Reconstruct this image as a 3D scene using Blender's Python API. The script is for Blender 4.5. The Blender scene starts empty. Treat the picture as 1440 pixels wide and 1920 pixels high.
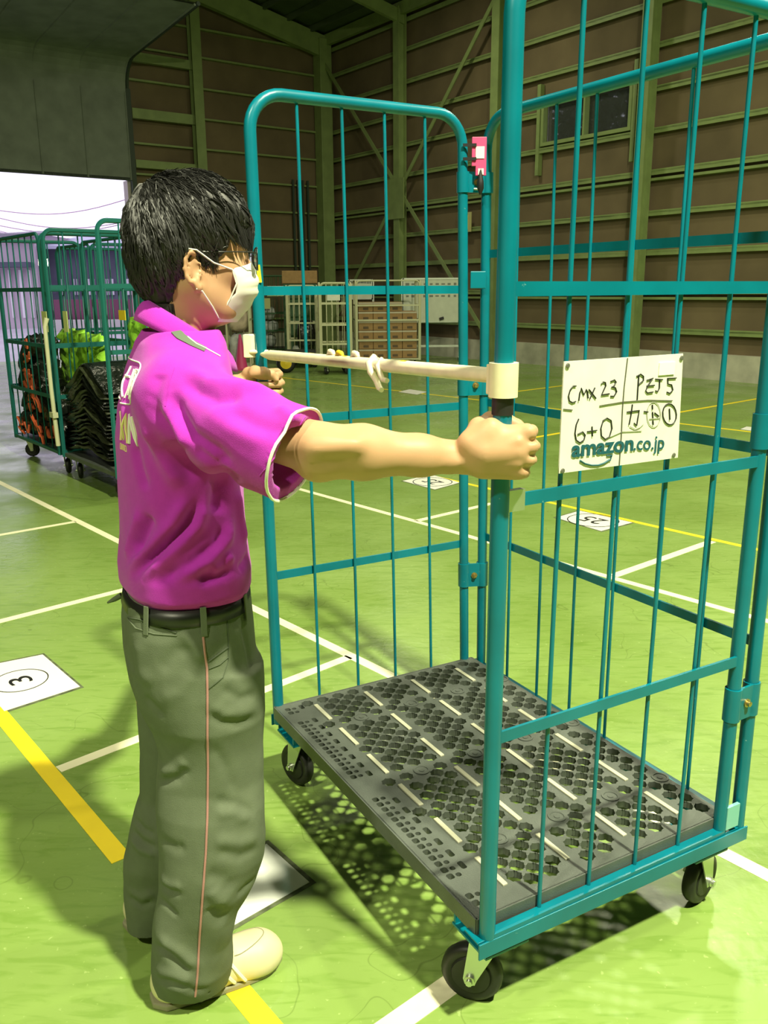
import bpy, math, random
import numpy as np
from mathutils import Vector, Matrix, Euler
from mathutils.bvhtree import BVHTree
random.seed(4); rng = np.random.default_rng(4)
V = Vector
SC = bpy.context.scene
COL = SC.collection
# ------------------------------------------------------------------ camera
FPX, PITCH, ROLL, CAMZ = 1617.5, 0.2514, -0.0066, 1.404
CC = V((0, 0, CAMZ))
_fw = V((0, math.cos(PITCH), -math.sin(PITCH))); _r0 = V((1, 0, 0)); _u0 = _r0.cross(_fw)
RT = math.cos(ROLL)*_r0 + math.sin(ROLL)*_u0
UP = -math.sin(ROLL)*_r0 + math.cos(ROLL)*_u0
cd = bpy.data.cameras.new('camera'); cam = bpy.data.objects.new('camera', cd); COL.objects.link(cam)
cd.sensor_fit = 'HORIZONTAL'; cd.sensor_width = 36; cd.lens = 36*FPX/1440; cd.clip_start = .02; cd.clip_end = 300
M = Matrix((RT, UP, -_fw)).transposed().to_4x4(); M.translation = CC; cam.matrix_world = M
SC.camera = cam
# ------------------------------------------------------------------ look, sky, lamps
SC.view_settings.view_transform = 'Standard'; SC.view_settings.look = 'None'
SC.view_settings.gamma = 1; SC.view_settings.use_curve_mapping = False
SC.view_settings.exposure = 0.0
w = bpy.data.worlds.new('sky'); SC.world = w; w.use_nodes = True
w.node_tree.nodes['Background'].inputs[0].default_value = (.86, .80, 1.0, 1)
w.node_tree.nodes['Background'].inputs[1].default_value = 1.55
def lamp(loc, size, power, col, aim=None, spread=180):
    l = bpy.data.lights.new('bay_lamp', 'AREA'); l.shape = 'DISK'; l.size = size; l.energy = power; l.color = col
    l.spread = math.radians(spread)
    o = bpy.data.objects.new('bay_lamp', l); COL.objects.link(o); o.location = loc
    if aim is not None: o.rotation_euler = (V(aim)-V(loc)).to_track_quat('-Z', 'Y').to_euler()
LC = (1.0, .98, .68)
lamp((1.9, -.6, 6.3), .26, 1000, LC, (1.0, 1.2, 0))
lamp((-3.0, -2.2, 6.3), .5, 400, LC)
lamp((4.2, 3.4, 6.3), .5, 250, LC)
lamp((3.4, 8.6, 6.6), .6, 270, LC)
lamp((-2.5, 9.5, 7.4), .6, 40, LC)
lamp((0.3, 15.5, 7.0), .6, 105, LC)
# ------------------------------------------------------------------ pixel measuring helpers (photo 1440x1920)
def ray(px, py): return _fw + RT*((px-720)/FPX) + UP*((960-py)/FPX)
def fl(px, py, z=0.0):
    d = ray(px, py); return CC + d*((z-CC.z)/d.z)
def at(px, py, Y):
    d = ray(px, py); return CC + d*((Y-CC.y)/d.y)
def onpl(px, py, P, n):
    d = ray(px, py); return CC + d*(((P-CC).dot(n))/d.dot(n))
# ------------------------------------------------------------------ materials
def lin(c): return tuple(((x/255+.055)/1.055)**2.4 if x/255 > .04045 else x/255/12.92 for x in c)
def mat(name, col, rough=.5, metal=0, noise=0, nscale=20, bump=0, bscale=200, emit=0, spec=.5, alpha=1, trans=0, wear=None, wscale=30, wthr=.72, sheen=0, stretch=None):
    m = bpy.data.materials.new(name); m.use_nodes = True; nt = m.node_tree; b = nt.nodes['Principled BSDF']
    if len(col) == 3: col = (*col, 1)
    b.inputs['Base Color'].default_value = col; b.inputs['Roughness'].default_value = rough
    b.inputs['Metallic'].default_value = metal; b.inputs['Specular IOR Level'].default_value = spec
    if sheen: b.inputs['Sheen Weight'].default_value = sheen
    if trans: b.inputs['Transmission Weight'].default_value = trans
    if alpha < 1: b.inputs['Alpha'].default_value = alpha
    if emit: b.inputs['Emission Color'].default_value = col; b.inputs['Emission Strength'].default_value = emit
    tc = nt.nodes.new('ShaderNodeTexCoord'); src = tc.outputs['Object']
    if stretch:
        mp = nt.nodes.new('ShaderNodeMapping'); mp.inputs['Scale'].default_value = stretch; nt.links.new(src, mp.inputs[0]); src = mp.outputs[0]
    last = None
    if noise:
        n = nt.nodes.new('ShaderNodeTexNoise'); n.inputs['Scale'].default_value = nscale; n.inputs['Detail'].default_value = 5
        nt.links.new(src, n.inputs['Vector'])
        r = nt.nodes.new('ShaderNodeMapRange'); r.inputs[1].default_value = .3; r.inputs[2].default_value = .7
        r.inputs[3].default_value = 1-noise; r.inputs[4].default_value = 1+noise
        nt.links.new(n.outputs[0], r.inputs[0])
        mx = nt.nodes.new('ShaderNodeVectorMath'); mx.operation = 'SCALE'; mx.inputs[0].default_value = col[:3]
        nt.links.new(r.outputs[0], mx.inputs['Scale']); last = mx.outputs[0]
    if wear:
        n = nt.nodes.new('ShaderNodeTexNoise'); n.inputs['Scale'].default_value = wscale; n.inputs['Detail'].default_value = 8; n.inputs['Roughness'].default_value = .7
        nt.links.new(src, n.inputs['Vector'])
        r = nt.nodes.new('ShaderNodeMapRange'); r.inputs[1].default_value = wthr; r.inputs[2].default_value = wthr+.03
        nt.links.new(n.outputs[0], r.inputs[0])
        mx = nt.nodes.new('ShaderNodeMix'); mx.data_type = 'RGBA'
        nt.links.new(r.outputs[0], mx.inputs[0]); mx.inputs[7].default_value = (*wear, 1)
        if last: nt.links.new(last, mx.inputs[6])
        else: mx.inputs[6].default_value = col
        last = mx.outputs[2]
    if last: nt.links.new(last, b.inputs['Base Color'])
    if bump:
        n = nt.nodes.new('ShaderNodeTexNoise'); n.inputs['Scale'].default_value = bscale; n.inputs['Detail'].default_value = 3
        nt.links.new(src, n.inputs['Vector'])
        bp = nt.nodes.new('ShaderNodeBump'); bp.inputs['Strength'].default_value = bump; bp.inputs['Distance'].default_value = .01
        nt.links.new(n.outputs[0], bp.inputs['Height']); nt.links.new(bp.outputs[0], b.inputs['Normal'])
    return m
TEAL = mat('teal_paint', (.0, .155, .215), .32, noise=.12, nscale=9, wear=(.25, .42, .40), wscale=38, wthr=.69)
TEALD = mat('dull_teal_paint', (.01, .13, .12), .4)
CREAM = mat('cream_plastic', (.80, .74, .52), .42, noise=.08, nscale=30)
CREAMP = mat('cream_paint', (.62, .62, .40), .5)
YEL = mat('yellow_tape', (.80, .58, .03), .45)
DECK = mat('grey_plastic', (.085, .098, .085), .42, noise=.18, nscale=14, bump=.15, bscale=400)
STRIP = mat('pale_rubber', (.48, .48, .36), .5, noise=.1)
RUB = mat('black_rubber', (.012, .013, .012), .5, noise=.3)
ZINC = mat('zinc_steel', (.62, .66, .58), .28, metal=.85)
BRASS = mat('brass_bolt', (.5, .38, .15), .35, metal=.9)
WHITE = mat('white_card', (.78, .79, .68), .5, noise=.05, nscale=25)
INK = mat('black_ink', (.008, .008, .009), .5)
LOGO = mat('dark_teal_print', (.01, .09, .12), .5)
PINKP = mat('pink_plastic', (.70, .07, .20), .4)
SKIN = mat('skin', (.50, .295, .165), .5, noise=.06, nscale=12, spec=.35)
SKIN.node_tree.nodes['Principled BSDF'].inputs['Subsurface Weight'].default_value = .12
SKIN.node_tree.nodes['Principled BSDF'].inputs['Subsurface Radius'].default_value = (.012, .005, .003)
HAIR = mat('black_hair', (.011, .011, .010), .52, spec=.5)
MASK = mat('white_mask', (.74, .74, .66), .8)
SHIRT = mat('magenta_polo', (.45, .028, .46), .85, noise=.04, nscale=60, bump=.25, bscale=900, spec=.2, sheen=.15)
SHIRTG = mat('grey_green_yoke', (.10, .13, .09), .85)
PIPE = mat('white_piping', (.8, .8, .72), .6)
TROU = mat('grey_green_twill', (.118, .142, .092), .85, noise=.07, nscale=30, bump=.2, bscale=700, spec=.2)
TROUD = mat('dark_seam', (.06, .08, .045), .9)
PKPIPE = mat('dusty_pink_piping', (.42, .20, .19), .7)
BELT = mat('black_leather', (.012, .014, .012), .4)
SHOE = mat('ivory_leather', (.66, .60, .38), .5, noise=.06, nscale=20)
SOLE = mat('grey_sole', (.28, .27, .17), .7)
SHOEW = mat('shoe_stripe', (.80, .79, .68), .45)
GLASSM = mat('clear_plastic', (.9, .9, .85), .08, trans=.9)
DARKM = mat('dark_metal', (.03, .03, .03), .3, metal=.6)
GREENP = mat('green_steel_paint', (.225, .295, .105), .55, noise=.12, nscale=4)
WALLM = mat('brown_backing_board', (.150, .112, .058), .85, noise=.22, nscale=1.1)
ROOFM = mat('roof_sheet', (.07, .10, .05), .8, noise=.15, nscale=2)
DADO = mat('kick_concrete', (.45, .44, .34), .85, noise=.25, nscale=3)
SHUT = mat('door_panel', (.20, .23, .19), .75, noise=.15, nscale=3)
DARKG = mat('dark_rail', (.04, .06, .04), .6)
LINEW = mat('cream_line_paint', (.92, .88, .62), .55, noise=.05, nscale=6, wear=(.3, .42, .12), wscale=14, wthr=.72)
LINEY = mat('yellow_line_paint', (.92, .70, .02), .5, noise=.06, nscale=6, wear=(.5, .35, .03), wscale=9, wthr=.74)
SIGNW = mat('white_floor_sheet', (.92, .92, .86), .25)
GRIME = mat('grime', (.10, .12, .06), .8, noise=.5, nscale=30)
CARD = mat('carton_board', (.36, .22, .09), .8, noise=.1)
TAPE = mat('pale_tape', (.55, .5, .38), .5)
BOARDW = mat('whiteboard_face', (.62, .66, .52), .35, noise=.06, nscale=8)
CONE = mat('pink_cone', (.62, .05, .18), .5)
LIME = mat('lime_film', (.42, .88, .07), .28, noise=.3, nscale=9, bump=1.0, bscale=14)
BLK = mat('black_vinyl', (.010, .013, .010), .22, noise=.5, nscale=12, bump=.8, bscale=25)
OLV = mat('olive_edge', (.05, .06, .03), .4, noise=.5, nscale=40)
ORG = mat('orange_strap', (.70, .13, .05), .5)
BLUEB = mat('pale_sack', (.5, .52, .5), .6, noise=.3, nscale=8)
# floor: painted concrete with scuffs
def floor_mat():
    m = bpy.data.materials.new('green_floor_paint'); m.use_nodes = True; nt = m.node_tree; b = nt.nodes['Principled BSDF']
    L = nt.links.new; tc = nt.nodes.new('ShaderNodeTexCoord')
    def noi(s, d, sc=None, dist=0):
        n = nt.nodes.new('ShaderNodeTexNoise'); n.inputs['Scale'].default_value = s; n.inputs['Detail'].default_value = d; n.inputs['Distortion'].default_value = dist
        if sc:
            mp = nt.nodes.new('ShaderNodeMapping'); mp.inputs['Scale'].default_value = sc; mp.inputs['Rotation'].default_value = (0, 0, .5); L(tc.outputs['Object'], mp.inputs[0]); L(mp.outputs[0], n.inputs['Vector'])
        else: L(tc.outputs['Object'], n.inputs['Vector'])
        return n.outputs[0]
    def rng_(x, a, bb, c, d):
        r = nt.nodes.new('ShaderNodeMapRange'); r.inputs[1].default_value = a; r.inputs[2].default_value = bb; r.inputs[3].default_value = c; r.inputs[4].default_value = d; L(x, r.inputs[0]); return r.outputs[0]
    def mix(f, a, bb, bl='MIX'):
        x = nt.nodes.new('ShaderNodeMix'); x.data_type = 'RGBA'; x.blend_type = bl
        if hasattr(f, 'links'): L(f, x.inputs[0])
        else: x.inputs[0].default_value = f
        for k, v in ((6, a), (7, bb)):
            if hasattr(v, 'links'): L(v, x.inputs[k])
            else: x.inputs[k].default_value = (*v, 1)
        return x.outputs[2]
    c = mix(rng_(noi(.9, 6), .35, .68, 0, 1), (.190, .295, .064), (.262, .385, .100))
    c = mix(rng_(noi(6, 8, (1, 5, 1), 1.5), .5, .68, 0, .5), c, (.13, .24, .03))       # drag marks
    c = mix(rng_(noi(60, 4), .66, .72, 0, .35), c, (.5, .62, .25))                      # pale specks
    v = nt.nodes.new('ShaderNodeTexVoronoi'); v.feature = 'DISTANCE_TO_EDGE'; v.inputs['Scale'].default_value = 1.1
    wv = nt.nodes.new('ShaderNodeVectorMath'); wv.operation = 'ADD'; nn = nt.nodes.new('ShaderNodeTexNoise'); nn.inputs['Scale'].default_value = 3
    L(tc.outputs['Object'], nn.inputs['Vector']); L(tc.outputs['Object'], wv.inputs[0]); L(nn.outputs['Color'], wv.inputs[1]); L(wv.outputs[0], v.inputs['Vector'])
    c = mix(rng_(v.outputs['Distance'], 0, .004, .45, 0), c, (.08, .13, .02))           # hairline cracks
    L(c, b.inputs['Base Color'])
    L(rng_(noi(2.2, 5), .3, .7, .16, .42), b.inputs['Roughness'])
    b.inputs['Specular IOR Level'].default_value = .42
    bp = nt.nodes.new('ShaderNodeBump'); bp.inputs['Strength'].default_value = .12; bp.inputs['Distance'].default_value = .01
    L(noi(25, 4), bp.inputs['Height']); L(bp.outputs[0], b.inputs['Normal'])
    return m
FLOORM = floor_mat()
# ------------------------------------------------------------------ mesh helpers
def link(name, me, m=None, parent=None):
    o = bpy.data.objects.new(name, me); COL.objects.link(o)
    for k in (m if isinstance(m, (list, tuple)) else [m]):
        if k: me.materials.append(k)
    if parent:
        o.parent = parent; o.matrix_parent_inverse = Matrix.Identity(4)
        o.matrix_basis = WM(parent).inverted()
    return o
def WM(o):
    m = o.matrix_basis.copy()
    while o.parent: o = o.parent; m = o.matrix_basis @ m
    return m
def tag(o, label, cat=None, group=None, kind=None):
    if label: o['label'] = label
    if cat: o['category'] = cat
    if group: o['group'] = group
    if kind: o['kind'] = kind
    return o
def thing(name, label, cat, loc=(0, 0, 0), group=None):
    o = bpy.data.objects.new(name, None); o.empty_display_size = .1; COL.objects.link(o); o.location = loc
    return tag(o, label, cat, group)
class MB:
    def __init__(s): s.v = []; s.f = []; s.mi = []; s.cm = 0; s.sm = []
    def add(s, vs, fs, smooth=False):
        n = len(s.v); s.v += [tuple(x) for x in vs]
        for f in fs: s.f.append([i+n for i in f]); s.mi.append(s.cm); s.sm.append(smooth)
        return s
    def box(s, c, X, Y, Z, hx, hy, hz):
        c = V(c); X, Y, Z = V(X)*hx, V(Y)*hy, V(Z)*hz
        vs = [c+a*X+b*Y+d*Z for d in (-1, 1) for b in (-1, 1) for a in (-1, 1)]
        return s.add(vs, [(0, 2, 3, 1), (4, 5, 7, 6), (0, 1, 5, 4), (2, 6, 7, 3), (0, 4, 6, 2), (1, 3, 7, 5)])
    def bar(s, a, b, w, t, side):            # flat bar from a to b; side = direction of the thickness t
        a, b = V(a), V(b); d = (b-a); L = d.length; d.normalize(); sd = V(side); sd = (sd-d*sd.dot(d)).normalized(); u = d.cross(sd)
        return s.box((a+b)/2, d, sd, u, L/2, t/2, w/2)
    def tube(s, pts, r, n=10, caps=True, flat=None):
        pts = [V(p) for p in pts]; m = len(pts); rr = r if isinstance(r, (list, tuple)) else [r]*m
        T = [(pts[min(i+1, m-1)]-pts[max(i-1, 0)]).normalized() for i in range(m)]
        u = T[0].orthogonal().normalized() if flat is None else (V(flat)-T[0]*V(flat).dot(T[0])).normalized()
        vs = []
        for i in range(m):
            u = (u-T[i]*u.dot(T[i])).normalized(); w_ = T[i].cross(u)
            for k in range(n):
                a = 2*math.pi*k/n; vs.append(pts[i]+(u*math.cos(a)+w_*math.sin(a))*rr[i])
        fs = [(i*n+k, i*n+(k+1) % n, (i+1)*n+(k+1) % n, (i+1)*n+k) for i in range(m-1) for k in range(n)]
        s.add(vs, fs, True)
        if caps: s.add(vs[:n], [tuple(range(n-1, -1, -1))]); s.add(vs[-n:], [tuple(range(n))])
        return s
    def lathe(s, c, ax, prof, n=24):         # prof = [(r, h)]
        c = V(c); ax = V(ax).normalized(); u = ax.orthogonal().normalized(); w_ = ax.cross(u)
        vs = [c+ax*h+(u*math.cos(2*math.pi*k/n)+w_*math.sin(2*math.pi*k/n))*r for r, h in prof for k in range(n)]
        m = len(prof)
        s.add(vs, [(i*n+k, i*n+(k+1) % n, (i+1)*n+(k+1) % n, (i+1)*n+k) for i in range(m-1) for k in range(n)], True)
        s.add(vs[:n], [tuple(range(n-1, -1, -1))]); s.add(vs[-n:], [tuple(range(n))]); return s
    def prism(s, pts, n, t):                 # planar outline pts extruded along n by t
        n = V(n).normalized(); a = [V(p) for p in pts]; b = [p+n*t for p in a]; k = len(a)
        return s.add(a+b, [tuple(range(k-1, -1, -1)), tuple(range(k, 2*k))]+[(i, (i+1) % k, (i+1) % k+k, i+k) for i in range(k)])
    def build(s, name, m, parent=None, bevel=0):
        me = bpy.data.meshes.new(name); me.from_pydata(s.v, [], s.f); 
        o = link(name, me, m, parent)
        me.polygons.foreach_set('material_index', s.mi); me.polygons.foreach_set('use_smooth', s.sm)
        import bmesh
        bm = bmesh.new(); bm.from_mesh(me); bmesh.ops.remove_doubles(bm, verts=bm.verts, dist=1e-5) if not bevel else None
        bmesh.ops.recalc_face_normals(bm, faces=bm.faces)
        for e in bm.edges:
            if len(e.link_faces) == 2 and e.calc_face_angle(0) > .85: e.smooth = False
        bm.to_mesh(me); bm.free(); me.update()
        if bevel:
            b = o.modifiers.new('bevel', 'BEVEL'); b.width = bevel; b.segments = 2; b.limit_method = 'ANGLE'
        return o
def structure(o): o['kind'] = 'structure'; return o
def arc(c, a, b, r, n=8):
    # quarter arc around corner c from direction a to direction b (unit), radius r; path comes along -a and leaves along b
    c, a, b = V(c), V(a), V(b); o = c+a*r+b*r
    return [o-b*r*math.cos(t)-a*r*math.sin(t) for t in [math.pi/2*i/n for i in range(n+1)]]
def text_mesh(body, size, bold=0.0, ext=.0004):
    c = bpy.data.curves.new('t', 'FONT'); c.body = body; c.size = size; c.offset = bold; c.extrude = ext; c.align_x = 'CENTER'; c.align_y = 'CENTER'
    o = bpy.data.objects.new('t', c); COL.objects.link(o); dg = bpy.context.evaluated_depsgraph_get()
    me = bpy.data.meshes.new_from_object(o.evaluated_get(dg)); bpy.data.objects.remove(o)
    me.materials.clear(); return me
def place_text(name, body, size, origin, X, Y, m, parent=None, bold=0, sx=1, fit=None):
    me = text_mesh(body, size, bold); co = np.empty(len(me.vertices)*3); me.vertices.foreach_get('co', co); co = co.reshape(-1, 3)
    co[:, 0] -= (co[:, 0].max()+co[:, 0].min())/2; co[:, 1] -= (co[:, 1].max()+co[:, 1].min())/2
    if fit: co[:, 0] *= fit[0]/np.ptp(co[:, 0]); co[:, 1] *= fit[1]/np.ptp(co[:, 1])
    X, Y = V(X).normalized(), V(Y).normalized(); Z = X.cross(Y); O = V(origin)
    me.vertices.foreach_set('co', (np.outer(co[:, 0]*sx, X)+np.outer(co[:, 1], Y)+np.outer(co[:, 2], Z)+np.array(O)).ravel()); me.update()
    return link(name, me, m, parent)
# ================================================================== THE HALL
CORN = V((-1.30, 22.87, 0)); dR = V((.588, -.809, 0)); dR.normalize()      # along right wall, toward the camera
dL = V((-.809, -.588, 0)); dL.normalize()                                   # along gable wall, toward the left
nR, nL = dL.copy(), dR.copy()                                               # inward normals
Z = V((0, 0, 1)); EAVE = 7.15; SL = .21; LR, WG = 34.0, 20.0
def hall(t, s, z=0): return CORN+dR*t+dL*s+Z*z       # t along right wall, s away from right wall
mb = MB(); mb.add([hall(-.3, -.3), hall(LR+.3, -.3), hall(LR+.3, WG+.3), hall(-.3, WG+.3), hall(-.3, -.3, -.2), hall(LR+.3, -.3, -.2), hall(LR+.3, WG+.3, -.2), hall(-.3, WG+.3, -.2)],
   [(0, 1, 2, 3), (7, 6, 5, 4), (0, 4, 5, 1), (1, 5, 6, 2), (2, 6, 7, 3), (3, 7, 4, 0)])
structure(mb.build('floor', FLOORM))
def roofz(s): return EAVE+SL*min(s, WG-s)
def wallpanel(mb, P, d, n, a0, a1, z0, z1, t=.12): # box behind the inner face
    mb.box(P+d*((a0+a1)/2)+Z*((z0+z1)/2)-n*(t/2), d, n, Z, (a1-a0)/2, t/2, (z1-z0)/2)
# window in right wall: measured from photo
PR = CORN; 
def tR(px, py):
    p = onpl(px, py, CORN, nR); return (p-CORN).dot(dR), p.z
def tL(px, py):
    p = onpl(px, py, CORN, nL); return (p-CORN).dot(dL), p.z
wa0, wz1 = tR(1027, 197); wa1, wz0 = tR(1182, 262); wz0 = tR(1027, 268)[1]
mb = MB(); wallpanel(mb, CORN, dR, nR, -.1, wa0, 0, EAVE+.2); wallpanel(mb, CORN, dR, nR, wa1, LR, 0, EAVE+.2)
wallpanel(mb, CORN, dR, nR, wa0, wa1, 0, wz0); wallpanel(mb, CORN, dR, nR, wa0, wa1, wz1, EAVE+.2)
structure(mb.build('wall_right', WALLM))
da0 = tL(240, 340)[0]; da1 = da0+4.6; dz = tL(240, 340)[1]
def gable(mb, a0, a1, z0):
    N = 12; pts = [CORN+dL*a0+Z*z0, CORN+dL*a1+Z*z0]+[CORN+dL*(a1+(a0-a1)*i/N)+Z*(roofz(a1+(a0-a1)*i/N)+.1) for i in range(N+1)]
    mb.prism(pts, -nL, .12)
mb = MB(); gable(mb, 0, da0, 0); gable(mb, da0, da1, dz+2.6); gable(mb, da1, WG, 0)
structure(mb.build('wall_left', WALLM))
mb = MB(); wallpanel(mb, hall(0, WG), dR, -dL, 0, LR, 0, EAVE+.2); structure(mb.build('wall_far_side', WALLM))
mb = MB(); mb.prism([hall(LR, 0), hall(LR, WG), hall(LR, WG, EAVE+.1), hall(LR, WG/2, roofz(WG/2)+.1), hall(LR, 0, EAVE+.1)], dR, .12); structure(mb.build('wall_behind', WALLM))
mb = MB()
for s0, s1 in ((-.3, WG/2), (WG/2, WG+.3)):
    n = 60
    for i in range(n):
        sa, sb = s0+(s1-s0)*i/n, s0+(s1-s0)*(i+1)/n
    mb.prism([hall(-.3, s0, roofz(s0)+.1), hall(LR+.3, s0, roofz(s0)+.1), hall(LR+.3, s1, roofz(s1)+.1), hall(-.3, s1, roofz(s1)+.1)], Z, .1)
structure(mb.build('ceiling', ROOFM))
# kick wall (concrete dado)
mb = MB(); mb.box(CORN+dR*(LR/2)+nR*.06+Z*.2, dR, nR, Z, LR/2, .06, .2); structure(mb.build('baseboard_right', DADO))
mb = MB(); mb.box(CORN+dL*(da0/2)+nL*.06+Z*.2, dL, nL, Z, da0/2, .06, .2); structure(mb.build('baseboard_left', DADO))
# girts
tn = [0]
def trim(mb, m=GREENP, bevel=0):
    tn[0] += 1; return structure(mb.build('trim_%d' % tn[0], m, bevel=bevel))
zg = [.75, 1.38, 2.0, 2.62, 3.25, 3.88, 4.5, 5.13, 5.75, 6.38, 6.95]
for i, z in enumerate(zg):
    mb = MB(); segs = [(0, LR)]
    if wz0-.1 < z < wz1+.1: segs = [(0, wa0-.12), (wa1+.12, LR)]
    for a, b in segs:
        mb.box(hall((a+b)/2, .05, z), dR, dL, Z, (b-a)/2, .05, .022)
        mb.box(hall((a+b)/2, .094, z-.03), dR, dL, Z, (b-a)/2, .006, .035)
        if i in (1, 4): mb.box(hall((a+b)/2, .05, z-.13), dR, dL, Z, (b-a)/2, .05, .02)
    trim(mb)
    mb = MB()
    mb.box(CORN+dL*(da0/2)+nL*.05+Z*z, dL, nL, Z, da0/2, .05, .02)
    trim(mb)
# columns
def column(P, d, n, h, w_=.13, dep=.2):
    mb = MB(); P = V(P)
    mb.box(P+n*.01+Z*h/2, d, n, Z, w_, .01, h/2); mb.box(P+n*(dep)+Z*h/2, d, n, Z, w_, .01, h/2); mb.box(P+n*dep/2+Z*h/2, d, n, Z, .012, dep/2, h/2)
    return trim(mb)
cols = [tR(765, 400)[0], tR(944, 400)[0], tR(1222, 300)[0]]; sp = cols[1]-cols[0]
for t in cols+[cols[2]+3.15*k for k in range(1, 8)]: column(hall(t, .12), dR, nR, EAVE, .10)
column(hall(0, .05)+dR*.06, dL, dR, EAVE, .05, .12)
mb = MB(); mb.box(hall(.22, .28, EAVE/2), dR, dL, Z, .16, .16, EAVE/2); trim(mb, bevel=.01)
a = tL(368, 300)[0]; column(CORN+dL*a+nL*.12, dL, nL, roofz(a)-.3, .11)
a = tL(358, 300)[0]
# eave beam and rafters
mb = MB(); mb.box(hall(LR/2, .2, EAVE-.02), dR, dL, Z, LR/2, .05, .12); trim(mb)
for t in [.25]+cols+[cols[2]+3.15*k for k in range(1, 8)]:
    big = t < 1
    for s0, s1 in ((.1, WG/2), (WG-.1, WG/2)):
        mb = MB(); mb.bar(hall(t, s0, roofz(s0)-.22), hall(t, s1, roofz(s1)-.22), .46 if big else .24, .14 if big else .10, dR); trim(mb)
for i in range(1, 17):
    s = i*.62
    if s < WG/2:
        mb = MB(); mb.box(hall(LR/2, s, roofz(s)+.03), dR, dL, Z, LR/2, .03, .06); trim(mb, ROOFM)
# X brace with gusset
zb = tR(762, 375)[1]
for a, b in (((.3, EAVE-.5), (cols[1], .4)), ((.3, .4), (cols[1], EAVE-.5))):
    mb = MB(); mb.bar(hall(a[0], .3, a[1]), hall(b[0], .3, b[1]), .085, .02, dL); trim(mb)
mb = MB(); mb.box(hall(cols[0], .345, zb), dR, dL, Z, .30, .012, .42); trim(mb)
# lighter cable trays / vertical pipes at left wall near column
mb = MB()
for k in range(4):
    a = tL(546+k*9, 400)[0]; mb.box(CORN+dL*a+nL*.13+Z*2.4, dL, nL, Z, .025, .02, 1.6)
trim(mb, DARKG)
# window
GLS = mat('window_glass', (.25, .27, .25), .05, trans=.85)
TREEM = mat('leaf', (.03, .05, .03), .9)
mb = MB(); za = tR(1100, 640)[1]
for a, b, c, d in ((wa0-.06, wa0, wz0-.06, wz1+.06), (wa1, wa1+.06, wz0-.06, wz1+.06), (wa0, wa1, wz0-.06, wz0), (wa0, wa1, wz1, wz1+.06), ((wa0+wa1)/2-.02, (wa0+wa1)/2+.02, wz0, wz1)):
    mb.box(hall((a+b)/2, .04, (c+d)/2), dR, dL, Z, (b-a)/2, .06, (d-c)/2)
wo = structure(mb.build('window_1', GREENP))
mb = MB(); mb.box(hall((wa0+wa1)/2, -.03, (wz0+wz1)/2), dR, dL, Z, (wa1-wa0)/2, .004, (wz1-wz0)/2); mb.build('pane', GLS, wo)
mb = MB()
for a in (wa0-.12, wa1+.12): mb.box(hall(a, .06, (wz0+wz1)/2-.1), dR, dL, Z, .04, .05, (wz1-wz0)/2+.45)
trim(mb)
# overhead door: vertical leaf sections, curve, horizontal sections, rails
mb = MB()
DP = CORN+nL*.22; top = dz+2.35; R = .55
path = []
z = dz
while z < top-R: path.append((0, z)); z += .155
path += [(R*(1-math.cos(t)), top-R+R*math.sin(t)) for t in [math.pi/2*k/6 for k in range(7)]]
x = R
while x < 3.6: x += .155; path.append((x, top+.0+.06*(x-R)))
for i in range(len(path)-1):
    (x0, z0), (x1, z1) = path[i], path[i+1]
    A_, B_ = DP+nL*x0+Z*z0, DP+nL*x1+Z*z1; d = (B_-A_).normalized(); nn = dL.cross(d)
    off = nn*(.012 if i % 2 else 0)
    mb.add([A_+dL*da0+off, A_+dL*da1+off, B_+dL*da1+off, B_+dL*da0+off], [(0, 1, 2, 3)])
    mb.add([A_+dL*da0-nn*.03, A_+dL*da1-nn*.03, B_+dL*da1-nn*.03, B_+dL*da0-nn*.03], [(3, 2, 1, 0)])
dr = mb.build('door_1', SHUT); structure(dr)
mb = MB()
for k in range(6):
    a = da0+.02+(da1-da0-.04)*k/5; mb.tube([DP+dL*a+nL*(x+.03 if z < top-R else x)+Z*(z-(.0 if z < top-R else .03)) for x, z in path], .022, 6)
mb.build('door_stile', SHUT, dr)
mb = MB(); mb.box(DP+dL*((da0+da1)/2)+Z*(dz+.02), dL, nL, Z, (da1-da0)/2, .03, .03); mb.build('bottom_rail', DARKG, dr)
mb = MB()
for a in (da0-.05, da1+.05):
    mb.box(CORN+dL*a+nL*.2+Z*(top-R)/2, dL, nL, Z, .05, .06, (top-R)/2)
    mb.tube([DP+dL*a+nL*x+Z*z for x, z in path if z > dz], .04, 6)
trim(mb, DARKG)
a = da0-.10; mb = MB(); mb.box(CORN+dL*(da0-.03)+nL*.02+Z*dz/2, dL, nL, Z, .10, .12, dz/2); trim(mb, mat('pale_jamb', (.5, .45, .42), .7))
mb = MB()
for zz, hh in ((dz+1.35, .10), (dz+2.45, .09), (dz+.35, .08)):
    mb.box(CORN+dL*(da0-.85)+nL*.15+Z*zz, dL, nL, Z, .72, .06, hh)
trim(mb)
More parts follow.
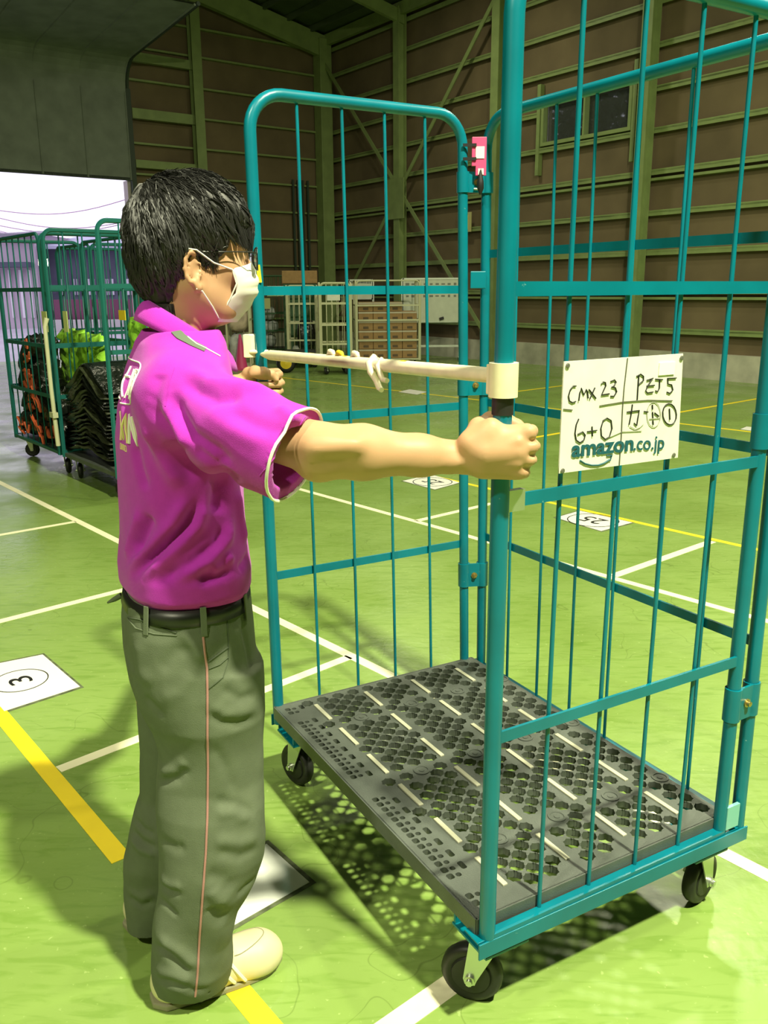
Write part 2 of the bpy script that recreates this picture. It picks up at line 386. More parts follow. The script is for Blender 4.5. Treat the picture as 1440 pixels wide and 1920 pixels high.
# ================================================================== FLOOR MARKINGS
def line(px, w_, m, ext=(0, 0), z=.0012):
    P = [fl(*p) for p in px]; 
    a = P[0]-(P[1]-P[0]).normalized()*ext[0]; b = P[-1]+(P[-1]-P[-2]).normalized()*ext[1]; P[0], P[-1] = a, b
    mb = MB(); L_, R_ = [], []
    for i in range(len(P)):
        t = (P[min(i+1, len(P)-1)]-P[max(i-1, 0)]).normalized(); n = V((-t.y, t.x, 0)); L_.append(P[i]+n*w_/2); R_.append(P[i]-n*w_/2)
    out = L_+R_[::-1]; mb.prism([p for p in out], Z, z); return trim(mb, m)
line([(5, 1345), (228, 1612)], .052, LINEY, (1.2, 0))
line([(458, 1870), (500, 1920)], .050, LINEY, (.05, .8))
line([(110, 1443), (655, 1232)], .042, LINEW)
line([(0, 905), (222, 1015), (470, 1138), (733, 1267), (1158, 1497), (1440, 1642)], .045, LINEW, (3, 2))
line([(740, 1920), (893, 1812)], .052, LINEW, (.8, 0))
line([(0, 1165), (240, 1104)], .045, LINEW, (2, .2))
line([(0, 1003), (142, 978)], .04, LINEW, (2, 0))
line([(450, 884), (525, 907), (860, 1000), (1085, 1066), (1440, 1165)], .045, LINEW, (2, 2))
line([(536, 905), (645, 885)], .045, LINEW, (0, 1.0))
line([(780, 977), (922, 944)], .045, LINEW)
line([(1150, 1080), (1335, 1015)], .05, LINEW)
line([(800, 890), (1000, 935), (1215, 984), (1427, 1032)], .04, LINEY, (.3, 2))
line([(520, 707), (898, 750), (1384, 807)], .045, LINEY, (1, 2))
line([(1274, 773), (1412, 749)], .05, LINEY, (3, 1.5))
line([(969, 734), (1048, 724)], .05, LINEY, (.5, 2))
def sheet(px, label, num=None, q=None, numpos=None, m=SIGNW, rot=None):
    P = [fl(*p) for p in px]; c = sum(P, V())/len(P)
    t = thing('floor_marker', label, 'floor sign', (c.x, c.y, 0))
    mb = MB(); mb.prism(P, Z, .002); mb.build('sheet', m, t)
    mb = MB(); mb.prism([c+(p-c)*1.07 for p in P], Z, .0008); mb.build('grime_edge', GRIME, t)
    if num:
        C0 = fl(*numpos); rd = q
        X = rot.normalized(); Y = Z.cross(X)
        pts = [C0+Z*.0035+(X*math.cos(a)+Y*math.sin(a))*rd for a in [2*math.pi*k/40 for k in range(41)]]
        mb = MB()
        for k in range(40):
            a_, b_ = pts[k]-C0, pts[k+1]-C0
            mb.add([C0+a_, C0+b_, C0+b_*.96+Z*.0002, C0+a_*.96+Z*.0002], [(0, 1, 2, 3)])
        mb.build('printed_circle', INK, t)
        place_text('printed_number', num, .2, C0+Z*.0032, X, Y, INK, t, fit=(rd*.62*len(num)**.6, rd*.8))
    return t
sdir = fl(80, 1228)-fl(150, 1288)
sheet([(-60, 1256), (80, 1228), (150, 1288), (8, 1334)], 'white floor sheet with a circled 3 beside the yellow line', '3', .10, (38, 1277), rot=-(fl(80, 1228)-fl(150, 1288)).cross(Z)*-1 if False else (fl(80,1228)-fl(150,1288)))
sheet([(755, 902), (808, 890), (862, 905), (815, 918)], 'white floor sheet with circled 25, seen between cart posts left of the fist', '25', .15, (811, 904), rot=fl(808, 890)-fl(862, 905))
sheet([(1042, 971), (1087, 958), (1185, 980), (1127, 996)], 'white floor sheet with circled 25 under the hanging name card', '25', .16, (1112, 976), rot=fl(1087, 958)-fl(1185, 980))
sheet([(747, 735), (768, 730), (801, 735), (782, 740)], 'small far white floor sheet seen below the cream bar')
sheet([(1388, 805), (1400, 800), (1450, 806), (1440, 812)], 'far white floor sheet at the right edge of the view')
P0_, P1_, P2_ = fl(580, 1655), fl(500, 1583), fl(440, 1735)
t = thing('floor_marker', 'glossy blank white floor sheet beside the near shoe', 'floor sign', (P0_.x, P0_.y, 0))
Q = [P1_, P0_, P2_, P2_+(P1_-P0_)]; c = sum(Q, V())/4
MB().prism(Q, Z, .002).build('sheet', mat('glossy_sheet', (.9, .93, .88), .06), t); MB().prism([c+(p-c)*1.12 for p in Q], Z, .0008).build('grime_edge', GRIME, t)
# ================================================================== THE MAIN ROLL CAGE
S = 1.1
def post(b, lean): 
    b = V((*b, 0))*S; l = V((*lean, 0))*S
    return lambda z: V((b.x+l.x*(z-.22)/1.65, b.y+l.y*(z-.22)/1.65, z))
PA, PBL, PB, PC, PCR, PD = post((-.281, 2.069), (-.01, -.01)), post((.234, 2.355), (-.029, -.011)), post((.284, 2.36), (-.015, .005)), post((.731, 1.577), (.006, .029)), post((.683, 1.551), (.006, .007)), post((.173, 1.261), (0, -.019))
H1, H2, H3, G1, G2, G3, HT, HB = 1.405, 1.067, .635, 1.504, 1.076, .656, 1.87, .222
cart = thing('roll_cage', 'teal steel roll cage with grey perforated deck, gripped by the worker', 'cart', tuple((PA(0)+PC(0))/2))
Ud = (PD(.2)-PA(.2)).normalized(); Vd = V((-Ud.y, Ud.x, 0)); Vd = Vd if Vd.dot(PBL(.2)-PA(.2)) > 0 else -Vd
def panel(P, Q, heights, nrod, out, rp=.0155, rq=.0145, rr=.0043, barw=.0225, rodin=1, hb=HB, ht=HT, parent=None, m=TEAL, R=.085, name='side_panel', fine=True, zlow=.19):
    a, b = P(ht), Q(ht); d = (b-a).normalized()
    path = [P(zlow)]+[P(zlow+(ht-R-zlow)*k/5) for k in range(1, 5)]+arc(a, d, -Z, R)[::1][::-1][::-1]
    # arc from post to top bar
    A1 = [a-Z*R+d*R-d*R*math.cos(t)+Z*R*math.sin(t) for t in [math.pi/2*k/8 for k in range(9)]]
    B1 = [b-Z*R-d*R+d*R*math.sin(t)+Z*R*math.cos(t) for t in [math.pi/2*k/8 for k in range(9)]]
    pts = [P(zlow)]+A1+B1+[Q(zlow)]
    rad = [rp]*(1+9)+[rq if rq > .014 else rp*.95]*9+[rq]
    f = MB().tube(pts, rad, 12 if fine else 6).build(name, m, parent)
    for h in heights:
        MB().bar(P(h)+out*.006, Q(h)+out*.006, barw, .006, out).build('crossbar', m, f)
    MB().bar(P(hb-.008)+out*.004, Q(hb-.008)+out*.004, .022, .02, out).build('bottom_bar', m, f)
    for k in range(nrod):
        s = (k+1)/(nrod+1)
        p0 = P(hb).lerp(Q(hb), s); p1 = P(ht-.005).lerp(Q(ht-.005), s)
        MB().tube([p0+out*.0*rodin-out*.004, p1-out*.004*0], rr, 8 if fine else 4).build('vertical_rod', m, f)
    return f
pL = panel(PA, PBL, (H1, H2, H3), 4, (-Ud), parent=cart)
pR = panel(PD, PCR, (H1, H2, H3), 4, Ud, parent=cart)
pB = panel(PB, PC, (G1, G2, G3), 6, Vd, rp=.0145, rq=.0150, parent=cart, name='back_panel')
# base rails and corner plates
def D3(u, v, z): return V((PA(0).x, PA(0).y, 0))+Ud*u+Vd*v+Z*z
W_, D_ = (PD(.2)-PA(.2)).length, (PBL(.2)-PA(.2)).length
b = MB()
b.bar(D3(W_, -.03, .198)+Ud*.014, D3(W_, D_+.07, .198)+Ud*.014, .034, .004, Ud)
b.bar(D3(W_-.012, -.03, .214), D3(W_-.012, D_+.05, .214), .044, .004, Z)
b.bar(D3(0, -.02, .198)-Ud*.012, D3(0, D_+.06, .198)-Ud*.012, .034, .004, Ud)
b.bar(D3(-.01, D_+.045, .205), D3(W_+.0, D_+.045, .205), .05, .03, Vd)
b.build('base_rail', TEAL, cart, bevel=.001)
for u, v in ((W_-.052, .045), (W_-.052, D_-.03), (.055, .045), (.055, D_-.03)):
    b = MB(); b.box(D3(u, v, .166), Ud, Vd, Z, .058, .052, .003)
    for q in (-1, 1): b.box(D3(u+q*.052, v, .178), Ud, Vd, Z, .003, .05, .012)
    b.build('corner_plate', TEAL, cart, bevel=.001)
# deck: a perforated board
def poly_curve(outlines, thick, name):
    c = bpy.data.curves.new(name, 'CURVE'); c.dimensions = '2D'; c.fill_mode = 'BOTH'; c.extrude = thick/2
    for o in outlines:
        sp_ = c.splines.new('POLY'); sp_.points.add(len(o)-1); sp_.use_cyclic_u = True
        for i, (x, y) in enumerate(o): sp_.points[i].co = (x, y, 0, 1)
    ob = bpy.data.objects.new('t', c); COL.objects.link(ob); dg = bpy.context.evaluated_depsgraph_get()
    me = bpy.data.meshes.new_from_object(ob.evaluated_get(dg)); bpy.data.objects.remove(ob); me.materials.clear(); return me
u0, u1, v0, v1 = .012, W_-.012, -.018, D_+.02
outs = [[(u0, v0), (u1, v0), (u1, v1), (u0, v1)]]
def flower(cx, cy, r, ph=0, n=24, lob=8, am=.10): return [(cx+r*(1+am*math.cos(lob*a))*math.cos(a), cy+r*(1+am*math.cos(lob*a))*math.sin(a)) for a in [2*math.pi*k/n+ph for k in range(n)]]
def rrect(cx, cy, hx, hy, c=.003): return [(cx-hx+c, cy-hy), (cx+hx-c, cy-hy), (cx+hx, cy-hy+c), (cx+hx, cy+hy-c), (cx+hx-c, cy+hy), (cx-hx+c, cy+hy), (cx-hx, cy+hy-c), (cx-hx, cy-hy+c)]
NU, NV = 6, 4
mu = (u1-u0-.04)/NU
strips = [(u0+.02+mu*(i+.5), .088+.162*j) for i in range(NU) for j in range(NV)]
bolts = [(u0+.02+mu*(i+1), .088+.162*(j+.5)) for i in range(0, NU, 2) for j in range(NV) if (i+j) % 1 == 0 and i+1 < NU]
du, dv = .0475, .0475
iy = 0; v = .068+.03
row = 0
v = .072
while v < v1-.02:
    u = u0+.028+(du/2 if row % 2 else 0)
    while u < u1-.022:
        ok = all(abs(u-a) > .066 or abs(v-b_) > .0225 for a, b_ in strips) and all(math.hypot(u-a, v-b_) > .038 for a, b_ in bolts)
        if ok: outs.append(flower(u, v, .0172))
        elif all(abs(u-a) > .045 or abs(v-b_) > .012 for a, b_ in strips) and all(math.hypot(u-a, v-b_) > .033 for a, b_ in bolts): pass
        u += du
    v += dv/2+.001; row += 1
# three rows of small slots near the loading edge
k = 0; u = u0+.035
while u < u1-.03:
    if not (abs(u-W_*.5) < .05 or abs(u-.11) < .02 or abs(u-(W_-.11)) < .02):
        outs.append(rrect(u, .008, .0085, .0075)); outs.append(rrect(u+.003, .026, .006, .006))
        if k % 2 == 0: outs.append(rrect(u+.004, .049, .0125, .0065))
    u += .0225; k += 1
me = poly_curve(outs, .016, 'deck')
deck = link('deck', me, DECK, None)
mtx = Matrix((Ud, Vd, Z)).transposed().to_4x4(); mtx.translation = D3(0, 0, .241); me.transform(mtx)
deck.parent = cart; deck.matrix_basis = WM(cart).inverted()
b = MB()
for (a0, a1) in (((u0, v0), (u1, v0)), ((u1, v0), (u1, v1)), ((u1, v1), (u0, v1)), ((u0, v1), (u0, v0))):
    p, q = D3(*a0, .231), D3(*a1, .231); b.bar(p, q, .036, .006, (q-p).cross(Z))
for i in range(1, NU): b.bar(D3(u0+.02+mu*i+.022, v0, .225), D3(u0+.02+mu*i+.022, v1, .225), .016, .003, Ud)
for j in range(4): b.bar(D3(u0, .088+.162*j+.0, .225), D3(u1, .088+.162*j, .225), .016, .003, Vd)
b.build('deck_skirt', DECK, deck)
for a, b_ in strips:
    MB().box(D3(a, b_, .2505), Ud, Vd, Z, .050, .0058, .0022).build('grip_strip', STRIP, deck, bevel=.001)
for a, b_ in bolts:
    MB().lathe(D3(a, b_, .2492), Z, [(.021, 0), (.021, .002), (.016, .002), (.014, -.002), (.007, -.002), (.007, .0015), (.003, .0015)], 20).build('bolt_boss', DECK, deck)
# casters
def caster(pos, ang, parent, r=.060, w_=.034, fine=True, mz=.166, mt=ZINC, offs=.028):
    pos = V(pos); f = V((math.cos(ang), math.sin(ang), 0)); ax = V((-f.y, f.x, 0)); c = V((pos.x, pos.y, r))+f*offs
    wh = MB().lathe(c-ax*w_/2, ax, [(.010, 0), (r*.62, .0), (r*.66, .004), (r*.80, .001), (r*.93, .003), (r, .010), (r, w_-.010), (r*.93, w_-.003), (r*.80, w_-.001), (r*.66, w_-.004), (r*.62, w_), (.010, w_)], 32 if fine else 14)
    fk = MB()
    for s in (-1, 1):
        pl = [V((pos.x, pos.y, mz-.008))-f*.028, V((pos.x, pos.y, mz-.008))+f*.034, c+f*.014+Z*.0, c+f*.010-Z*.012, c-f*.010-Z*.012, c-f*.014]
        fk.prism([p+ax*s*(w_/2+.006) for p in pl], ax*s, .003)
        fk.lathe(c+ax*s*(w_/2+.008), ax*s, [(.011, 0), (.011, .006), (.007, .007), (.007, .013)], 8)
    fk.box((pos.x, pos.y, mz-.007), f, ax, Z, .034, w_/2+.009, .003)
    fk.lathe((pos.x, pos.y, mz-.012), Z, [(.026, 0), (.026, .010), (.03, .011)], 16)
    o = fk.build('caster', mt, parent)
    wh.build('wheel', RUB, o); return o
c1 = D3(W_-.055, .045, 0); caster(c1, 2.85, cart, r=.063, offs=.032)
w2 = fl(1318, 1640); caster(D3(W_-.045, D_-.02, 0), .75, cart, r=.062)
caster(D3(.06, .045, 0), 2.35, cart, r=.062); caster(D3(.05, D_-.03, 0), 2.6, cart)
brk = MB(); brk.lathe(c1+Ud*-.0+V((-.058, .02, .105)), (1, .3, 0), [(.012, 0), (.014, .006), (.014, .03), (.006, .034)], 12); brk.build('brake_pedal', mat('grey_pedal', (.16, .15, .14), .5), cart)
# hinge brackets between posts
def bracket(P, Q, z, h, parent, bolt=True, m=TEAL):
    a, b_ = P(z), Q(z); d = (b_-a).normalized(); n = d.cross(Z); n = n if n.dot(CC-a) > 0 else -n
    o = MB(); o.tube([P(z-h/2), P(z+h/2)], .0185, 14).tube([Q(z-h/2), Q(z+h/2)], .0185, 14); o.box((a+b_)/2+n*.010, d, n, Z, (b_-a).length/2, .003, h/2)
    br = o.build('hinge_bracket', m, parent)
    if bolt: MB().lathe((a+b_)/2+n*.013, n, [(.010, 0), (.010, .003), (.006, .003), (.006, .010), (.002, .011)], 8).build('bolt', BRASS, br)
def zat(px, py, P): # height on a post seen at a pixel
    z = 1.0
    for _ in range(20):
        p = at(px, py, P(z).y); z = p.z
    return z
bracket(PBL, PB, zat(880, 342, PBL), .055, cart); bracket(PBL, PB, zat(882, 722, PBL), .06, cart); bracket(PBL, PB, zat(880, 1077, PBL), .075, cart)
bracket(PCR, PC, zat(1385, 1320, PCR), .075, cart); bracket(PCR, PC, zat(1425, 808, PCR), .07, cart)
z = zat(893, 525, PB); n_ = (CC-PB(z)).normalized()
MB().box((PBL(z)+PB(z))/2+V((.008, -.02, 0)), V((1, 0, 0)), V((0, 1, 0)), Z, .022, .003, .024).build('latch_tab', TEAL, cart, bevel=.002)
o = MB(); o.bar(PD(H2)+Ud*.004, PD(H2)+Ud*.004+(PCR(H2)-PD(H2)).normalized()*.045, .036, .012, Ud); o.build('bar_socket', ZINC, cart)
MB().box(PCR(.255)+V((.025, .0, 0)), Ud, Vd, Z, .004, .02, .028).build('corner_clip', mat('pale_teal', (.2, .5, .48), .3), cart)
# restraint bar
zA, zD = zat(486, 655, PA), zat(942, 712, PD)
zs = zat(922, 707, PD)
a_, b_ = PA(zat(486, 664, PA)), PD(zat(920, 706, PD)); d_ = (b_-a_).normalized()
L = (b_-a_).length; out_ = V((-Vd.x, -Vd.y, 0))
rb = MB().tube([a_+d_*.012+out_*.004, a_+d_*.03+out_*.004, a_+d_*.07+out_*.002, b_-d_*.07, b_-d_*.035, b_-d_*.012], [.004, .007, .0128, .0128, .0125, .0095], 14).build('restraint_bar', CREAM, cart)
for s_, wd in ((.30, .018), (.42, .014), (.47, .02), (.62, .012), (.705, .022)):
    p = a_.lerp(b_, s_); MB().tube([p-d_*wd/2, p+d_*wd/2], .0131, 14).build('yellow_tape', YEL, rb)
for s_, q in ((.40, 1), (.51, 1), (.44, .8)):
    p = a_.lerp(b_, s_)+Z*.012; MB().tube([p-d_*.014, p-d_*.004+Z*.007*q, p+d_*.008+Z*.006*q, p+d_*.016], [.004, .007, .006, .003], 8).build('tape_knot', YEL if q == .8 else CREAM, rb)
p = a_.lerp(b_, .60)
hk = MB().tube([p-d_*.008+Z*.016, p+out_*.016+Z*.004-d_*.004, p+out_*.016-Z*.012+d_*.004, p+out_*.010-Z*.028+d_*.014, p-Z*.044+d_*.024+out_*.008, p-Z*.047+d_*.036+out_*.01], [.007, .007, .0075, .0065, .0065, .005], 10)
hk.tube([p+d_*.02+Z*.013, p+d_*.03+out_*.015, p+d_*.036-Z*.017+out_*.012, p+d_*.046-Z*.026+out_*.012, p+d_*.062-Z*.027+out_*.012], [.004, .005, .006, .0055, .005], 10)
hk.tube([p-d_*.016, p-d_*.004], .0155, 14); hk.build('plastic_hook', CREAM, rb)
zc = zat(942, 712, PD); sl = MB(); sl.tube([PD(zc-.027), PD(zc+.027)], .0235, 18); sl.box(PD(zc)-d_*.022, d_, out_, Z, .006, .014, .024); sl.build('clamp_sleeve', CREAM, cart, bevel=.002)
MB().tube([PD(zc-.055), PD(zc-.027)], .0175, 14).build('rubber_collar', RUB, cart)
MB().tube([PD(zc+.028)-d_*.016, PD(zc+.045)-d_*.016], .006, 8).build('pin', TEAL, cart)
z1 = zat(486, 648, PA); cl = MB(); cl.box(PA(z1)-V((.013, .0, 0))+out_*.012, V((1, 0, 0)), out_, Z, .008, .014, .030)
for q in (-.006, .018): cl.box(PA(z1+.004)+V((q, 0, 0))+out_*.02, V((1, 0, 0)), out_, Z, .006, .006, .024)
cl.tube([PA(z1-.015)+V((-.01, 0, 0))+out_*.02, PA(z1-.016)+V((.03, 0, 0))+out_*.012], .006, 8)
cl.build('bar_catch', CREAM, cart, bevel=.002)
# stickers on the cart
pb = at(519, 545, PA(H1).lerp(PBL(H1), .12).y); dl = (PBL(H1)-PA(H1)).normalized()
st = MB().box(PA(H1)+dl*.052-Z*.001-V(Ud)*.011, dl, Ud, Z, .023, .0015, .0125).build('paper_label', WHITE, pL)
MB().bar(PA(zat(477, 497, PA))+V((.005, -.0155, 0)), PA(zat(477, 530, PA))+V((.008, -.0155, 0)), .010, .002, V((0, 1, 0))).build('yellow_sticker', YEL, pL)
# pink lock tag tied to the post
t = thing('tracking_tag', 'pink plastic tag tied to the cart posts with black cable ties', 'tag', tuple((PBL(1.6)+PB(1.6))/2))
zt, zb_ = zat(895, 258, PB), zat(897, 332, PB); nrm = V((-.05, -1, 0)).normalized(); Xp = Z.cross(-nrm).normalized()*-1
cx = at(897, 300, PB(1.6).y-.03); cx0 = at(884, 300, cx.y); cx1 = at(911, 300, cx.y); zt, zb_ = at(897, 258, cx.y).z, at(897, 330, cx.y).z
wd = (cx1-cx0).length/2; X1 = V((1, 0, 0)); Y1 = V((0, 1, 0)); cm = V(((cx0.x+cx1.x)/2, cx.y-.012, (zt+zb_)/2))
bd = MB().prism([V((cm.x-wd, cm.y, zt)), V((cm.x+wd, cm.y, zt)), V((cm.x+wd, cm.y, zb_)), V((cm.x-wd*.45, cm.y, zb_)), V((cm.x-wd*.45, cm.y, zb_+(zt-zb_)*.25)), V((cm.x-wd, cm.y, zb_+(zt-zb_)*.25))], Y1, .012).build('tag_body', PINKP, t, bevel=.001)
s = at(900, 286, cm.y); MB().box((s.x, cm.y-.001, s.z), X1, Y1, Z, wd*.6, .001, (zt-zb_)*.155).build('paper_label', WHITE, bd)
for q in (-.6, .35):
    MB().box((cm.x+wd*.32+q*wd*.45, cm.y-.001, zb_+.010), X1, Y1, Z, .0035, .001, .008).build('paper_label', WHITE, bd)
for zz in (272, 298):
    p = at(872, zz, PBL(1.6).y-.022); MB().bar(p+V((-.006, 0, 0)), V((cm.x-wd*.4, cm.y-.003, p.z)), .008, .003, Y1).build('cable_tie', INK, t)
p = at(901, 340, cm.y-.004); MB().tube([p+Z*.03, p, p-Z*.018, p-Z*.035], [.002, .009, .010, .003], 10).build('black_latch', INK, t)
p = at(898, 354, cm.y-.004); MB().tube([p-X1*.014, p+X1*.010-Z*.002], .003, 8).build('wire', ZINC, t)
# ---- name card on the near side panel
dC = (PCR(1.2)-PD(1.2)).normalized(); nC = dC.cross(Z); nC = nC if nC.dot(CC-PD(1.2)) > 0 else -nC
pp = PD(1.2)+nC*.012
c0, c1_, c2, c3 = onpl(1058, 678, pp, nC), onpl(1281, 663, pp, nC), onpl(1271, 858, pp, nC), onpl(1048, 888, pp, nC)
t = thing('name_card', 'white name card with black handwriting hanging on the cart side', 'sign', tuple(c3))
card = MB().prism([c0, c1_, c2, c3], -nC, .0025).build('card', WHITE, t)
def cp(px, py): return onpl(px, py, pp+nC*.0012, nC)
def strokes(name, lst, w_, m, parent):
    mb = MB()
    for st_ in lst: mb.tube([cp(*p) for p in st_], w_, 6)
    return mb.build(name, m, parent)
def g(x, y): return (860+x/3.13, 640+y/3.13)
def gl(*l): return [[g(*p) for p in s] for s in l]
HW = [gl([(690, 262), (672, 262), (655, 285), (645, 320), (650, 350), (668, 360), (688, 352)],
 [(705, 350), (712, 300), (720, 275), (735, 315), (750, 282), (757, 300), (760, 335)], [(765, 282), (806, 335)], [(800, 272), (770, 338)],
 [(838, 250), (848, 238), (862, 242), (864, 260), (850, 290), (838, 315), (885, 308)], [(893, 235), (915, 225), (925, 240), (912, 262), (898, 268), (920, 272), (928, 295), (912, 322), (892, 322)]),
 gl([(1058, 195), (1052, 280), (1048, 345)], [(1045, 205), (1068, 192), (1085, 205), (1085, 230), (1055, 255)], [(1105, 228), (1142, 216)], [(1138, 218), (1112, 258), (1098, 290), (1108, 303), (1142, 297)], [(1104, 262), (1150, 258)],
 [(1155, 222), (1198, 225)], [(1180, 225), (1178, 275), (1168, 295), (1155, 290)], [(1228, 220), (1228, 250), (1250, 255), (1258, 285), (1240, 305), (1222, 298)], [(1225, 218), (1278, 215)]),
 gl([(705, 455), (690, 490), (683, 540), (690, 580), (712, 595), (735, 580), (743, 550), (728, 530), (700, 545)], [(755, 530), (812, 522)], [(783, 500), (785, 558)], [(870, 450), (848, 465), (835, 510), (838, 555), (860, 575), (885, 560), (900, 510), (895, 465), (870, 450)]),
 gl([(988, 415), (1060, 405), (1052, 450), (1045, 495), (1030, 480)], [(1020, 370), (1012, 430), (1000, 490)], [(1088, 412), (1112, 415)], [(1137, 372), (1138, 400)], [(1138, 415), (1140, 450)], [(1140, 465), (1142, 490)], [(1150, 420), (1175, 440)], [(1237, 395), (1240, 460)],
 [(1238+40*math.cos(a)+3*math.sin(a), 428+62*math.sin(a)) for a in [k*.42 for k in range(16)]])]
for h_ in HW: strokes('handwriting', h_, .0012, INK, card)
strokes('faint_writing', gl([(1145+40*math.cos(a), 430+75*math.sin(a)) for a in [k*.45 for k in range(15)]], [(1005, 500), (1038, 517), (1065, 505), (1085, 485)], [(870, 570), (960, 530), (1075, 525)], [(1120, 455), (1180, 450)]), .0006, mat('faint_ink', (.25, .26, .2), .6), card)
strokes('fold_tape', gl([(992, 98), (972, 270), (962, 400), (955, 560), (943, 728)], [(615, 398), (668, 403)], [(828, 378), (965, 355), (1110, 345), (1255, 348)]), .0009, mat('dark_tape', (.09, .09, .07), .6), card)
def wtext(body, x0, x1, ym, h, m, bold, name):
    a, b = cp(*g(x0, ym[0])), cp(*g(x1, ym[1])); return place_text(name, body, .05, (a+b)/2+nC*.0004, (b-a), Z, m, card, bold=bold, fit=((b-a).length, h))
wtext('amazon', 663, 1025, (648, 610), .0205, LOGO, .0012, 'printed_word')
wtext('.co.jp', 1028, 1205, (615, 607), .0325, LOGO, .0002, 'printed_word')
strokes('printed_smile', gl([(712, 700), (740, 718), (780, 728), (820, 727), (855, 715), (885, 695)]), .0016, LOGO, card)
strokes('printed_arrow', gl([(868, 672), (900, 670), (888, 702)]), .0012, LOGO, card)
for x, y in ((640, 143), (1308, 98), (1262, 668), (610, 760)):
    MB().lathe(cp(*g(x, y)), nC, [(.0045, 0), (.0045, .001), (.003, .0018)], 10).build('eyelet', mat('dull_eyelet', (.2, .2, .17), .4, metal=.5), card)
MB().box(cp(*g(1222, 160)), dC, nC, Z, .020, .0008, .011).build('blank_sticker', mat('sticker_white', (.86, .86, .78), .5), card)
